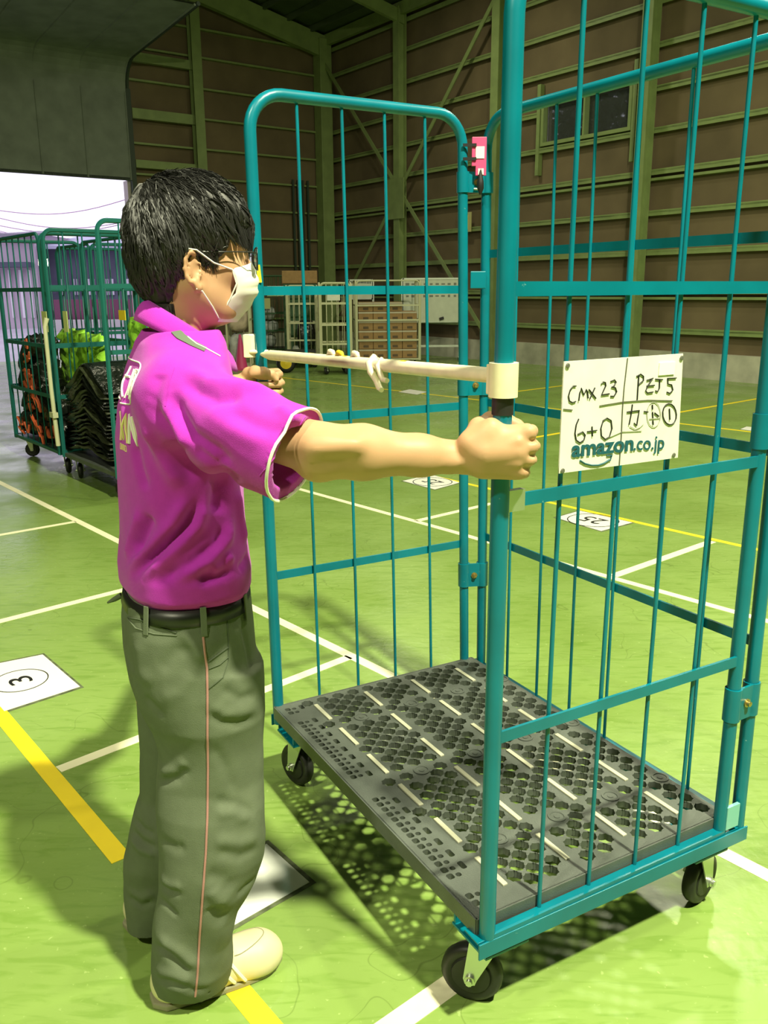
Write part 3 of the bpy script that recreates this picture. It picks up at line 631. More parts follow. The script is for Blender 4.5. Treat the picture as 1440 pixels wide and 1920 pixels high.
# ================================================================== THE WORKER
# signed-distance sculpting on a (non-uniform) grid, meshed with surface nets
class Vol:
    def __init__(s, xs, ys, zs): s.ax = [np.asarray(a, np.float32) for a in (xs, ys, zs)]; s.F = np.full([len(a) for a in s.ax], .5, np.float32)
    def sub(s, lo, hi):
        sl = [slice(max(0, np.searchsorted(a, l)-1), np.searchsorted(a, h)+1) for a, l, h in zip(s.ax, lo, hi)]
        return tuple(sl), [a[q].reshape([-1 if i == j else 1 for j in range(3)]) for i, (a, q) in enumerate(zip(s.ax, sl))]
    def put(s, sl, d, k=0, op='u'):
        f = s.F[sl]
        if f.size == 0: return
        if op == 'u':
            if k: h = np.clip(.5+.5*(f-d)/k, 0, 1); s.F[sl] = f+(d-f)*h-k*h*(1-h)
            else: s.F[sl] = np.minimum(f, d)
        else:
            d = -d
            if k: h = np.clip(.5-.5*(f-d)/k, 0, 1); s.F[sl] = f+(d-f)*h+k*h*(1-h)
            else: s.F[sl] = np.maximum(f, d)
    def cap(s, a, b, ra, rb=None, k=0, op='u'):
        rb = ra if rb is None else rb; a, b = np.array(a, float), np.array(b, float); m = max(ra, rb)+max(k, .02)+.02
        sl, (x, y, z) = s.sub(np.minimum(a, b)-m, np.maximum(a, b)+m); d = b-a; L2 = max(d@d, 1e-9)
        px, py, pz = x-a[0], y-a[1], z-a[2]
        t = np.clip((px*d[0]+py*d[1]+pz*d[2])/L2, 0, 1)
        s.put(sl, (np.sqrt((px-t*d[0])**2+(py-t*d[1])**2+(pz-t*d[2])**2)-(ra+(rb-ra)*t)).astype(np.float32), k, op)
    def chain(s, pts, rs, k=0, op='u'):
        for i in range(len(pts)-1): s.cap(pts[i], pts[i+1], rs[i], rs[i+1], k, op)
    def ell(s, c, r, ang=0, k=0, op='u', tilt=0):
        c = np.array(c, float); r = np.array(r, float); m = max(r)+max(k, .02)+.02
        sl, (x, y, z) = s.sub(c-m, c+m); px, py, pz = x-c[0], y-c[1], z-c[2]
        ca, sa = math.cos(ang), math.sin(ang); u, v = px*ca+py*sa, -px*sa+py*ca; w_ = pz
        if tilt: ct, st = math.cos(tilt), math.sin(tilt); u, w_ = u*ct+w_*st, -u*st+w_*ct
        k0 = np.sqrt((u/r[0])**2+(v/r[1])**2+(w_/r[2])**2); k1 = np.sqrt((u/r[0]**2)**2+(v/r[1]**2)**2+(w_/r[2]**2)**2)
        s.put(sl, (k0*(k0-1)/np.maximum(k1, 1e-6)).astype(np.float32), k, op)
    def loft(s, rows, ang, k=0, op='u', p=2.2, pad=.0):   # rows: (z, cx, cy, a, b) ascending z
        r = np.array(sorted(rows)); zz = s.ax[2]; m = .06+pad
        lo = [r[:, 1].min()-r[:, 3:].max()-m, r[:, 2].min()-r[:, 3:].max()-m, r[0, 0]-m]; hi = [r[:, 1].max()+r[:, 3:].max()+m, r[:, 2].max()+r[:, 3:].max()+m, r[-1, 0]+m]
        sl, (x, y, z) = s.sub(lo, hi); q = z.ravel(); f = [np.interp(q, r[:, 0], r[:, i]).reshape(1, 1, -1) for i in range(1, 5)]
        ca, sa = math.cos(ang), math.sin(ang); px, py = x-f[0], y-f[1]; u, v = np.abs(px*ca+py*sa)/f[2], np.abs(-px*sa+py*ca)/f[3]
        rr = (u**p+v**p)**(1/p); d = (rr-1)*np.minimum(f[2], f[3])
        e = np.maximum(r[0, 0]-z, z-r[-1, 0]); d = np.maximum(d, e)
        s.put(sl, d.astype(np.float32), k, op)
    def plane(s, P, n, k=0):      # cut away the side n points to
        x, y, z = [a.reshape([-1 if i == j else 1 for j in range(3)]) for i, a in enumerate(s.ax)]
        d = ((x-P[0])*n[0]+(y-P[1])*n[1]+(z-P[2])*n[2]).astype(np.float32); s.F = np.maximum(s.F, d)
    def mesh(s, name, m, parent, smooth=1):
        F = s.F; S_ = F < 0; nx, ny, nz = F.shape
        cnt = np.zeros((nx-1, ny-1, nz-1), np.uint8)
        for i in (0, 1):
            for j in (0, 1):
                for k in (0, 1): cnt += S_[i:nx-1+i, j:ny-1+j, k:nz-1+k]
        act = np.argwhere((cnt > 0) & (cnt < 8)); idx = -np.ones(cnt.shape, np.int32); idx[tuple(act.T)] = np.arange(len(act))
        acc = np.zeros((len(act), 3)); n = np.zeros(len(act)); A0, A1, A2 = act.T
        for ax in range(3):
            o = [0, 1, 2]; o.remove(ax)
            for p in (0, 1):
                for q in (0, 1):
                    off = [0, 0, 0]; off[o[0]] = p; off[o[1]] = q; off2 = list(off); off2[ax] = 1
                    fa = F[A0+off[0], A1+off[1], A2+off[2]]; fb = F[A0+off2[0], A1+off2[1], A2+off2[2]]
                    mk = (fa < 0) != (fb < 0); t = np.where(mk, fa/np.where(mk, fa-fb, 1), 0)
                    P = np.stack([s.ax[c][act[:, c]+off[c]] for c in range(3)], 1).astype(float)
                    st = s.ax[ax][act[:, ax]+1]-s.ax[ax][act[:, ax]]; P[:, ax] += t*st
                    acc[mk] += P[mk]; n[mk] += 1
        acc /= n[:, None]; fs = []
        for ax in range(3):
            o = [(ax+1) % 3, (ax+2) % 3]; sa = [slice(None)]*3; sb = [slice(None)]*3; sa[ax] = slice(0, -1); sb[ax] = slice(1, None)
            A, B = S_[tuple(sa)], S_[tuple(sb)]; E_ = np.argwhere(A != B)
            E_ = E_[(E_[:, o[0]] > 0) & (E_[:, o[1]] > 0) & (E_[:, o[0]] < cnt.shape[o[0]]) & (E_[:, o[1]] < cnt.shape[o[1]])]
            qv = []
            for p, q in ((0, 0), (1, 0), (1, 1), (0, 1)):
                G = E_.copy(); G[:, o[0]] -= 1-p; G[:, o[1]] -= 1-q; qv.append(idx[tuple(G.T)])
            qv = np.stack(qv, 1); fl_ = A[tuple(E_.T)]; qv[~fl_] = qv[~fl_][:, ::-1]; fs.append(qv)
        fs = np.concatenate(fs); fs = fs[(fs >= 0).all(1)]
        me = bpy.data.meshes.new(name); me.vertices.add(len(acc)); me.vertices.foreach_set('co', acc.ravel())
        me.loops.add(len(fs)*4); me.loops.foreach_set('vertex_index', fs.ravel().astype(np.int32)); me.polygons.add(len(fs))
        me.polygons.foreach_set('loop_start', np.arange(0, len(fs)*4, 4, dtype=np.int32)); me.polygons.foreach_set('loop_total', np.full(len(fs), 4, np.int32))
        me.polygons.foreach_set('use_smooth', np.ones(len(fs), bool)); me.update(calc_edges=True); me.validate()
        if smooth: relax(me, smooth)
        return link(name, me, m, parent)
def relax(me, it=1):
    n = len(me.vertices); co = np.empty(n*3); me.vertices.foreach_get('co', co); co = co.reshape(-1, 3)
    e = np.empty(len(me.edges)*2, np.int32); me.edges.foreach_get('vertices', e); e = e.reshape(-1, 2)
    deg = np.bincount(e.ravel(), minlength=n).astype(float)[:, None]
    for _ in range(it):
        for w_ in (.5, -.3):
            a = np.stack([np.bincount(e[:, 0], co[e[:, 1], c], n)+np.bincount(e[:, 1], co[e[:, 0], c], n) for c in range(3)], 1)/np.maximum(deg, 1)
            co = co+(a-co)*w_
    me.vertices.foreach_set('co', co.ravel()); me.update()
def bvh(o):
    me = o.data; mw = WM(o); co = np.empty(len(me.vertices)*3); me.vertices.foreach_get('co', co)
    return BVHTree.FromPolygons([tuple(v.co) for v in me.vertices], [tuple(p.vertices) for p in me.polygons])
def drape(tree, pts, step=6, lift=0.0008):     # lay a seam, read off the photo, on the cloth
    out = []
    for i in range(len(pts)-1):
        a, b = pts[i], pts[i+1]; n = max(1, int(math.hypot(a[0]-b[0], a[1]-b[1])/step))
        for k in range(n+(i == len(pts)-2)):
            px, py = a[0]+(b[0]-a[0])*k/n, a[1]+(b[1]-a[1])*k/n
            h = tree.ray_cast(CC, ray(px, py).normalized())
            if h[0] is not None: out.append((h[0]+h[1]*lift, h[1]))
    return out
def fold(o, tree, lst):       # raise ridges (+) and press creases (-) along draped lines
    me = o.data; n = len(me.vertices); co = np.empty(n*3); me.vertices.foreach_get('co', co); co = co.reshape(-1, 3)
    no = np.empty(n*3); me.vertices.foreach_get('normal', no); no = no.reshape(-1, 3); D = np.zeros(n)
    for amp, wd, pts in lst:
        P = np.array([tuple(p) for p, _ in drape(tree, pts, 8, 0)])
        if len(P) < 2: continue
        lo, hi = P.min(0)-wd*3, P.max(0)+wd*3; sel = np.where(((co > lo) & (co < hi)).all(1))[0]
        best = np.full(len(sel), 9.); tt = np.zeros(len(sel)); q = co[sel]
        for i in range(len(P)-1):
            d = P[i+1]-P[i]; t = np.clip(((q-P[i])@d)/max(d@d, 1e-9), 0, 1); r = np.linalg.norm(q-P[i]-t[:, None]*d, axis=1)
            m_ = r < best; best[m_] = r[m_]; tt[m_] = (i+t[m_])/(len(P)-1)
        D[sel] += amp*np.exp(-(best/wd)**2)*np.clip(np.minimum(tt, 1-tt)*5+.15, 0, 1)
    co += no*D[:, None]; me.vertices.foreach_set('co', co.ravel()); me.update()
def seam(tree, pts, r, name, m, parent, flat=.5, lift=.0006):
    P = drape(tree, pts, 5, lift)
    if len(P) < 2: return None
    return MB().tube([p for p, _ in P], r, 6).build(name, m, parent)
def ribbon(tree, pts, w_, t_, name, m, parent, lift=.001):
    P = drape(tree, pts, 5, lift); mb = MB(); L_ = []; 
    for i, (p, n) in enumerate(P):
        T = (P[min(i+1, len(P)-1)][0]-P[max(i-1, 0)][0]).normalized(); s_ = n.cross(T).normalized(); L_.append([p+s_*w_/2-n*t_, p+s_*w_/2+n*t_, p-s_*w_/2+n*t_, p-s_*w_/2-n*t_])
    vs = [v for q in L_ for v in q]; m_ = len(L_)
    fs = [(4*i+k, 4*i+(k+1) % 4, 4*i+4+(k+1) % 4, 4*i+4+k) for i in range(m_-1) for k in range(4)]+[(3, 2, 1, 0), (4*m_-4, 4*m_-3, 4*m_-2, 4*m_-1)]
    return mb.add(vs, fs, True).build(name, m, parent)
def ngrid(lo, hi, h, fine=()):  # axis with finer steps inside given spans
    x = [lo]
    while x[-1] < hi:
        st = h
        for a, b, q in fine:
            if a-.01 < x[-1] < b: st = min(st, q)
        x.append(x[-1]+st)
    return x
TH = math.radians(25); F2 = V((math.cos(TH), math.sin(TH), 0)); L2 = V((-math.sin(TH), math.cos(TH), 0))
YT = 1.57
man = thing('person', 'young man in magenta polo shirt, white mask and grey trousers, gripping the cart', 'person', (-.40, 1.55, 0))
# --- key joints
def trow(py, l, r, Y, b, ang=TH, ratio=None):
    a_, c_ = at(l, py, Y), at(r, py, Y); hx = (c_.x-a_.x)/2; cx = (a_.x+c_.x)/2
    v = hx*hx-(b*math.sin(ang))**2; a = math.sqrt(max(v, .25*hx*hx))/math.cos(ang)
    return (at((l+r)/2, py, Y).z, cx, Y, a, b)
shR = V((-.335, 1.425, 1.225)); shL = V((-.425, 1.715, 1.235))
hp = PD(zat(942, 840, PD)); hl = PA(zat(486, 722, PA)); HZ = hp.z
wrR = at(862, 857, 1.375); elR = at(606, 846, 1.33)
elL = V((-.40, 2.0, 1.10)); wrL = V((hl.x-.075, hl.y-.005, hl.z+.0))
# --- body: one continuous figure
bx = Vol(ngrid(-.66, .30, .009, [(-.47, -.20, .0035), (.02, .26, .0024)]), ngrid(1.27, 2.42, .009, [(1.31, 1.46, .0024), (1.46, 1.70, .0045), (2.20, 2.36, .003)]),
         ngrid(.03, 1.64, .010, [(HZ-.085, HZ+.075, .0024), (1.14, 1.28, .0045), (1.28, 1.36, .0035), (1.36, 1.52, .0027), (1.52, 1.62, .005)]))
torso = [trow(700, 262, 405, YT, .11), trow(760, 252, 412, YT, .12), trow(850, 255, 415, YT, .12), trow(960, 258, 418, YT, .115), trow(1080, 258, 430, YT, .12), trow(1150, 240, 455, YT, .145), trow(1230, 250, 460, YT, .14)]
bx.loft(torso, TH, .02)
bx.cap(shR+V((0,.01,0)), shL, .042, .040, .05)
bx.cap((-.385, 1.58, 1.24), (-.345, 1.575, 1.40), .062, .050, .04)      # neck
for px_, Y_, kx in ((392, 1.50, 0), (340, 1.66, 0)):
    bx.cap(at(px_-22, 1260, Y_), at(px_, 1550, Y_), .075, .055, .03); bx.cap(at(px_, 1550, Y_), at(px_-30, 1790, Y_), .052, .04, .02)
# right arm
bx.chain([shR, shR.lerp(elR, .5), elR], [.044, .042, .041], .03)
mid1, mid2 = elR.lerp(wrR, .28)+V((0, -.0, .001)), elR.lerp(wrR, .7)
bx.chain([elR, mid1, mid2, wrR], [.040, .0415, .031, .0265], .02)
bx.ell(elR+V((-.012, .004, -.030)), (.022, .02, .016), 0, .02)          # point of the elbow
bx.cap(elR+V((-.01, -.034, .014)), elR+V((.05, -.036, .016)), .010, .008, .03)
bx.cap(elR+V((.004, -.053, -.014)), elR+V((.026, -.051, -.012)), .008, .005, .022, 's')
bx.cap(wrR+V((-.07, -.023, -.002)), wrR+V((.01, -.026, -.004)), .006, .006, .012)
bx.cap(wrR+V((-.018, -.016, -.012)), wrR+V((-.012, -.016, -.012)), .009, .009, .012)   # wrist bone
def fist(vol, c, wr, sy, sc=1.0, hz=0):
    # grip on a vertical post at c; sy=-1: back of the hand on the camera side
    X = V((1, 0, 0)); Y = V((0, sy, 0)); c = V((c.x, c.y, 0)); P = lambda x, y, z: tuple(c+X*x*sc+Y*y*sc+Z*(hz+z*sc))
    kn = [(.037, .027, .030, .0112), (.041, .030, .008, .0112), (.037, .029, -.014, .0108), (.028, .027, -.034, .0098)]
    w0 = V(wr)
    for i, (x, y, z, r) in enumerate(kn):
        k_ = P(x, y, z); base = w0.lerp(V(P(-.045, .027, z*.75)), .55)
        vol.cap(tuple(w0.lerp(V(k_), .12)), k_, .020*sc, (r+.002)*sc, .014)
    vol.cap(P(-.03, .027, -.002), P(.018, .030, 0), .026*sc, .020*sc, .02)
    vol.cap(P(-.02, .022, .024), P(.026, .022, .024), .019*sc, .013*sc, .016)
    vol.cap(P(-.03, .020, -.026), P(.012, .022, -.028), .019*sc, .015*sc, .016)
    for i, (x, y, z, r) in enumerate(kn):
        dz = -.004*(i-1)
        vol.chain([P(x, y, z), P(x+.009, y-.020, z-.003+dz*.3), P(x+.004, -.014, z-.005+dz*.5)], [r*sc, (r-.0005)*sc, (r-.0012)*sc], .0028)
        vol.chain([P(x+.004, -.014, z-.005), P(.012, -.027, z-.005), P(-.008, -.026, z-.004)], [(r-.0015)*sc, (r-.002)*sc, (r-.003)*sc], .002)
        vol.ell(P(x+.002, y+.009, z+.001), (.008, .006, .008), 0, .008)
    for i in range(3):      # gaps between the fingers
        x, y, z, r = kn[i]; x2, y2, z2, r2 = kn[i+1]; zz = (z+z2)/2-.001
        vol.cap(P((x+x2)/2+.001, y+.016, zz), P((x+x2)/2+.022, y-.004, zz-.002), .0026, .0030, .006, 's'); vol.cap(P((x+x2)/2+.022, y-.004, zz-.002), P((x+x2)/2+.020, y-.034, zz-.004), .0030, .0022, .005, 's')
    # thumb: leaves the wrist side of the palm, goes round the back of the post
    vol.chain([P(-.052, .016, .010), P(-.036, -.004, .032), P(-.016, -.026, .042), P(.010, -.033, .040), P(.030, -.026, .034)], [.018*sc, .0165*sc, .0125*sc, .011*sc, .009*sc], .008)
    vol.cap(P(-.05, .020, .012), P(-.02, .022, .040), .018*sc, .012*sc, .016)
fist(bx, hp, wrR, -1, 1.0, HZ)
bx.cap((hp.x-.005, hp.y+.0, HZ-.1), (hp.x+.0, hp.y, HZ+.1), .0145, .0145, 0, 's')
for z_, dxx in ((0, 0), (-.012, .004), (.012, -.002)):   # tendons on the back of the hand
    bx.cap(tuple(wrR+V((.03, -.024, z_*.4))), (hp.x+.02, hp.y-.043, HZ+z_*1.5), .003, .003, .010)
# left arm
bx.chain([shL, elL, wrL], [.042, .038, .027], .03)
fist(bx, hl, wrL, 1, .95, hl.z); bx.cap((hl.x, hl.y, hl.z-.1), (hl.x, hl.y, hl.z+.1), .0145, .0145, 0, 's')
bx.chain([(hl.x-.02, hl.y-.030, hl.z+.032), (hl.x+.006, hl.y-.034, hl.z+.034), (hl.x+.028, hl.y-.028, hl.z+.030), (hl.x+.040, hl.y-.026, hl.z+.016)], [.010, .0095, .0085, .007], .006)
# head
HA = math.radians(16); HO = at(335, 430, 1.575); HF = V((math.cos(HA), math.sin(HA), 0)); HL = V((-math.sin(HA), math.cos(HA), 0))
def h3(f, l, u): return HO+HF*f+HL*l+Z*u
bx.ell(h3(.008, 0, -.012), (.090, .076, .088), HA, .0)
bx.ell(h3(.055, 0, -.075), (.058, .060, .072), HA, .03)
bx.ell(h3(.070, 0, -.028), (.046, .058, .040), HA, .02)                    # brow
bx.ell(h3(.072, 0, -.128), (.034, .034, .026), HA, .03)                    # chin
for s_ in (-1, 1):
    bx.cap(h3(.012, s_*.052, -.092), h3(.062, s_*.032, -.132), .018, .018, .04)  # jaw
    bx.ell(h3(.078, s_*.040, -.068), (.026, .022, .020), HA, .02)           # cheekbone
    bx.ell(h3(.112, s_*.031, -.046), (.012, .016, .010), HA, .010, 's')     # eye socket
    bx.ell(h3(.099, s_*.031, -.047), (.013, .013, .012), HA, .004)          # eyeball under lid
    bx.cap(h3(.108, s_*.016, -.030), h3(.100, s_*.050, -.030), .006, .005, .010)
bx.chain([h3(.106, 0, -.040), h3(.116, 0, -.066), h3(.119, 0, -.080)], [.008, .009, .010], .010)  # nose
bx.ell(h3(.112, 0, -.105), (.012, .022, .010), HA, .012)                   # lips
for s_ in (-1, 1):                                                         # ears
    e0 = h3(.020, s_*.078, -.068)
    for a in range(10):
        t = math.radians(60+a*31); 
        p = e0+HF*(.0125*math.cos(t)-.006)+Z*(.0255*math.sin(t)+.002)+HL*s_*(.006 if math.cos(t) < 0 else .0)
        t2 = math.radians(60+(a+1)*31); q = e0+HF*(.0125*math.cos(t2)-.006)+Z*(.0255*math.sin(t2)+.002)+HL*s_*(.006 if math.cos(t2) < 0 else 0)
        bx.cap(p, q, .0040, .0040, .003)
    bx.ell(e0+HL*s_*(-.003)-HF*.004, (.012, .005, .023), HA, .004)
    bx.ell(e0+HL*s_*.006+HF*.002, (.0080, .008, .015), HA, .002, 's')
    bx.ell(e0+V((0, 0, -.030))+HF*.002, (.008, .006, .009), HA, .004)
    pass
body = bx.mesh('body', SKIN, man, 2)
# --- eyebrow, glasses
tb = bvh(body)
mb = MB()
for i in range(26):
    px_ = 441+i*.95; P = drape(tb, [(px_, 455-abs(i-13)*.1), (px_+3, 452)], 5, .0006)
    if len(P) > 1: mb.tube([P[0][0], P[-1][0]], [.0009, .0003], 4)
mb.build('eyebrow', HAIR, man)
gl_ = MB()
for s_ in (-1, 1):
    ring = [h3(.130-abs(math.cos(a)*.024+.0)*.15, s_*(.032+.024*math.cos(a)), -.050+.019*math.sin(a)) for a in [2*math.pi*k/20 for k in range(21)]]
    gl_.tube(ring, .0014, 6, caps=False)
    gl_.tube([h3(.126, s_*.056, -.042), h3(.118, s_*.068, -.040), h3(.02, s_*.081, -.040), h3(.0, s_*.083, -.052)], .0011, 6)
gl_.tube([h3(.131, -.009, -.046), h3(.134, 0, -.044), h3(.131, .009, -.046)], .0012, 6)
gs = gl_.build('glasses', DARKM, man)
for s_ in (-1, 1):
    ring = [h3(.130-abs(math.cos(a)*.024)*.15, s_*(.032+.0235*math.cos(a)), -.050+.0185*math.sin(a)) for a in [2*math.pi*k/20 for k in range(20)]]
    MB().prism(ring, HF, .0012).build('lens', GLASSM, gs)
# --- mask
prof = [(.122, -.054), (.129, -.068), (.134, -.088), (.132, -.106), (.123, -.124), (.108, -.142), (.092, -.158)]
side = [(.080, .062, -.068), (.086, .063, -.080), (.088, .062, -.095), (.086, .060, -.108), (.074, .058, -.119), (.064, .054, -.134), (.054, .046, -.156)]
mv = []; nS = 18
for i in range(len(prof)*3-2):
    t = i/3; k = min(int(t), len(prof)-2); q = t-k
    pr = [prof[k][c]*(1-q)+prof[k+1][c]*q for c in (0, 1)]; sd = [side[k][c]*(1-q)+side[k+1][c]*q for c in (0, 1, 2)]
    pl = .0012*(1 if i % 4 in (1, 2) else -1) if 3 < i < 16 else 0
    for j in range(-nS, nS+1):
        s_ = j/nS; a = abs(s_); c_ = math.cos(a*math.pi/2); b_ = c_**1.0
        mv.append(h3(sd[0]+(pr[0]-sd[0]+pl)*(b_*.75+.25*(1-a)), math.copysign(sd[1]*(math.sin(a*math.pi/2)**.95), s_), sd[2]+(pr[1]-sd[2])*(1-a)))
nr, nc = len(prof)*3-2, 2*nS+1
mb = MB().add(mv, [(i*nc+j, i*nc+j+1, (i+1)*nc+j+1, (i+1)*nc+j) for i in range(nr-1) for j in range(nc-1)], False)
mo = mb.build('face_mask', MASK, man); sdm = mo.modifiers.new('solid', 'SOLIDIFY'); sdm.thickness = .0015; sdm.offset = 1
for p in mo.data.polygons: p.use_smooth = True
for s_ in (-1, 1):
    mb = MB(); e = h3(.02, s_*.083, -.068)
    mb.tube([V(h3(.082, s_*.0645, -.069)), h3(.05, s_*.075, -.058), h3(.022, s_*.0845, -.038), h3(.010, s_*.0845, -.036), h3(.002, s_*.082, -.046)], .0016, 6, flat=HL)
    mb.tube([V(h3(.056, s_*.050, -.150)), h3(.045, s_*.064, -.130), h3(.028, s_*.078, -.104), h3(.018, s_*.082, -.100)], .0016, 6)
    mb.tube([h3(.080+.002, s_*.063, -.068), h3(.088, s_*.064, -.092), h3(.076, s_*.060, -.118), h3(.056, s_*.048, -.154)], .0014, 5)
    mb.build('ear_loop', MASK, mo)
# --- hair: volume plus strands
hv = Vol(ngrid(-.50, -.18, .0035), ngrid(1.44, 1.74, .0035), ngrid(1.30, 1.64, .0035))
hv.ell(h3(.010, 0, -.004), (.102, .086, .097), HA, 0)
hv.ell(h3(.034, 0, .006), (.084, .080, .084), HA, .02)
hv.ell(h3(.064, 0, .008), (.056, .064, .056), HA, .02)
hv.ell(h3(-.010, 0, -.042), (.080, .080, .070), HA, .02)
hv.cap(h3(-.026, 0, -.080), h3(-.012, 0, -.128), .052, .040, .03)
# carve: face, around ears, neck
hv.ell(h3(.100, 0, -.088), (.075, .11, .078), HA, .008, 's')
for s_ in (-1, 1):
    hv.ell(h3(.102, s_*.06, -.050), (.030, .05, .055), HA, .006, 's')
    hv.ell(h3(.016, s_*.088, -.072), (.024, .018, .038), HA, .006, 's')
    hv.ell(h3(.018, s_*.09, -.125), (.042, .05, .050), HA, .01, 's')
hv.plane(h3(-.03, 0, -.142), (.3, 0, -1))
x, y, z = [a.reshape([-1 if i == j else 1 for j in range(3)]) for i, a in enumerate(hv.ax)]
fx, ly, uz = (x-HO.x)*HF.x+(y-HO.y)*HF.y, (x-HO.x)*HL.x+(y-HO.y)*HL.y, z-HO.z
phi = np.arctan2(ly, fx+.035); hv.F += (.0016*np.sin(phi*34+uz*22)+.0018*np.sin(phi*61+uz*60+1)+.002*np.sin(uz*70+phi*9)).astype(np.float32)
hair = hv.mesh('hair', HAIR, man, 1); th = bvh(hair)
crown = h3(-.055, 0, .075); mb = MB(); cnt = 0
for i in range(2600):
    a = rng.uniform(0, 2*math.pi); el = rng.uniform(-.9, 1.35)
    d = (HF*math.cos(a)*math.cos(el)+HL*math.sin(a)*math.cos(el)+Z*math.sin(el)).normalized()
    h = th.ray_cast(h3(0, 0, 0)+d*.3, -d)
    if h[0] is None or (h[0]-HO).z < -.14: continue
    n = h[1]; fl_d = (h[0]-crown); fl_d = fl_d-n*fl_d.dot(n)
    if fl_d.length < 1e-4: continue
    fl_d = fl_d.normalized()+V(rng.normal(0, .16, 3))+(-Z*.35 if (h[0]-HO).z < .05 else V((0, 0, 0))); p = h[0]+n*.0005; pts = [p]; L_ = rng.uniform(.018, .042)
    for k in range(4):
        q = pts[-1]+fl_d.normalized()*L_/4
        r_ = th.find_nearest(q)
        nn = r_[1]; lift = (.0015+.0012*(k == 1)) if k < 3 else .0015+rng.uniform(0, .003)
        q = r_[0]+nn*lift; fl_d = (q-pts[-1]).normalized(); fl_d = fl_d-nn*fl_d.dot(nn)*.5-Z*.08; pts.append(q)
    mb.tube(pts, [.0010, .0013, .0011, .0008, .0002], 3, caps=False); cnt += 1
# fringe over the forehead
for i in range(170):
    l = rng.uniform(-.078, .078); p0 = h3(.098-(abs(l)/.08)**2*.05+rng.uniform(-.012, .010), l, .022+rng.uniform(-.010, .022))
    tip = h3(.126-(abs(l)/.08)**2*.040, l*1.04+rng.normal(0, .004), -.030+rng.uniform(-.014, .012)+(abs(l)/.08)*.006)
    m1 = p0.lerp(tip, .5)+HF*.014*(1-abs(l)/.1); mb.tube([p0, p0.lerp(m1, .55)+HF*.004, m1, tip.lerp(m1, .4), tip], [.003, .0034, .003, .0022, .0003], 4, caps=False)
for i in range(60):   # nape and sideburn ends
    a = rng.uniform(.55, 1)*math.pi*rng.choice([-1, 1]); p0 = h3(-.012+.050*math.cos(a), .048*math.sin(a), -.125); mb.tube([p0, p0+V((.002, 0, -.015)), p0+V((.006, 0, -.026-rng.uniform(0, .01)))], [.0020, .0014, .0003], 4, caps=False)
for i in range(40):
    p0 = h3(.046+rng.uniform(-.012, .012), -.073+rng.uniform(0, .004), -.035); mb.tube([p0, p0+V((0, 0, -.014)), p0+V((0, .004, -.028-rng.uniform(0, .014)))], [.0014, .0011, .0003], 4, caps=False)
so = mb.build('hair_strands', HAIR, man)
# --- trousers
tv = Vol(ngrid(-.66, -.20, .0042), ngrid(1.33, 1.84, .0050), ngrid(.03, .92, .0045))
yh = 1.56
hip = [trow(1092, 234, 462, yh, .135), trow(1110, 228, 467, yh, .145), trow(1150, 224, 472, yh, .160), trow(1200, 228, 478, yh, .165), trow(1250, 238, 486, yh, .165), trow(1310, 262, 488, yh, .155)]
def lrow(py, l, r, Y, k_=1.0): 
    a_, c_ = at(l, py, Y), at(r, py, Y); hx = (c_.x-a_.x)/2; return (at((l+r)/2, py, Y).z, (a_.x+c_.x)/2, Y, hx, hx*k_)
yn = 1.50
near = [lrow(1250, 268, 487, yn, .7), lrow(1310, 272, 489, yn, .75), lrow(1350, 286, 488, yn, .8), lrow(1400, 297, 488, yn, .85), lrow(1450, 293, 490, yn, .85), lrow(1500, 292, 495, 1.49, .85), lrow(1560, 296, 498, 1.485, .85), lrow(1600, 298, 492, 1.48, .85), lrow(1650, 298, 478, 1.48, .9), lrow(1700, 292, 452, 1.48, .95), lrow(1750, 288, 437, 1.48, 1), lrow(1800, 288, 434, 1.48, 1), lrow(1828, 290, 430, 1.495, 1), lrow(1850, 295, 424, 1.50, 1)]
far = [lrow(1240, 245, 450, 1.64, .72), lrow(1300, 260, 440, 1.65, .75), lrow(1400, 267, 430, 1.655, .8), lrow(1480, 266, 425, 1.66, .8), lrow(1520, 255, 425, 1.66, .85), lrow(1560, 241, 415, 1.66, .85), lrow(1600, 233, 400, 1.66, .85), lrow(1650, 235, 370, 1.66, .9), lrow(1700, 238, 345, 1.66, 1), lrow(1748, 240, 335, 1.66, 1)]
tv.loft(far, 0, 0); tv.loft(near, 0, .012); hip += [trow(1340, 288, 480, yh, .13), trow(1380, 315, 460, yh, .10), trow(1420, 345, 430, yh, .06)]
tv.loft(hip, TH, .03, p=2.3)
tv.loft([(r[0]-.02, r[1], r[2], r[3]-.017, r[4]-.017) for r in near[-3:]], 0, 0, 's'); tv.loft([(r[0]-.02, r[1], r[2], r[3]-.015, r[4]-.015) for r in far[-3:]], 0, 0, 's')
x, y, z = [a.reshape([-1 if i == j else 1 for j in range(3)]) for i, a in enumerate(tv.ax)]
def wob(x, y, z, f, s): return np.sin(x*f+s)*np.sin(y*f*1.1+s*2)*np.sin(z*f*.8+s*3+x*f*.5)
low = np.clip((.75-z)/.75, 0, 1)
tv.F += (.0022*wob(x, y, z, 26, 1)+.0030*low*wob(x, y, z, 38, 4)+.0026*np.clip(low-.12,0,1)**2*np.sin(z*62+3*np.sin(x*20+y*13))*np.clip((z-.10)/.05,0,1)+.0022*np.sin(x*44+y*38+z*5+2*np.sin(z*6))).astype(np.float32)
tro = tv.mesh('trousers', TROU, man, 1); tt_ = bvh(tro)
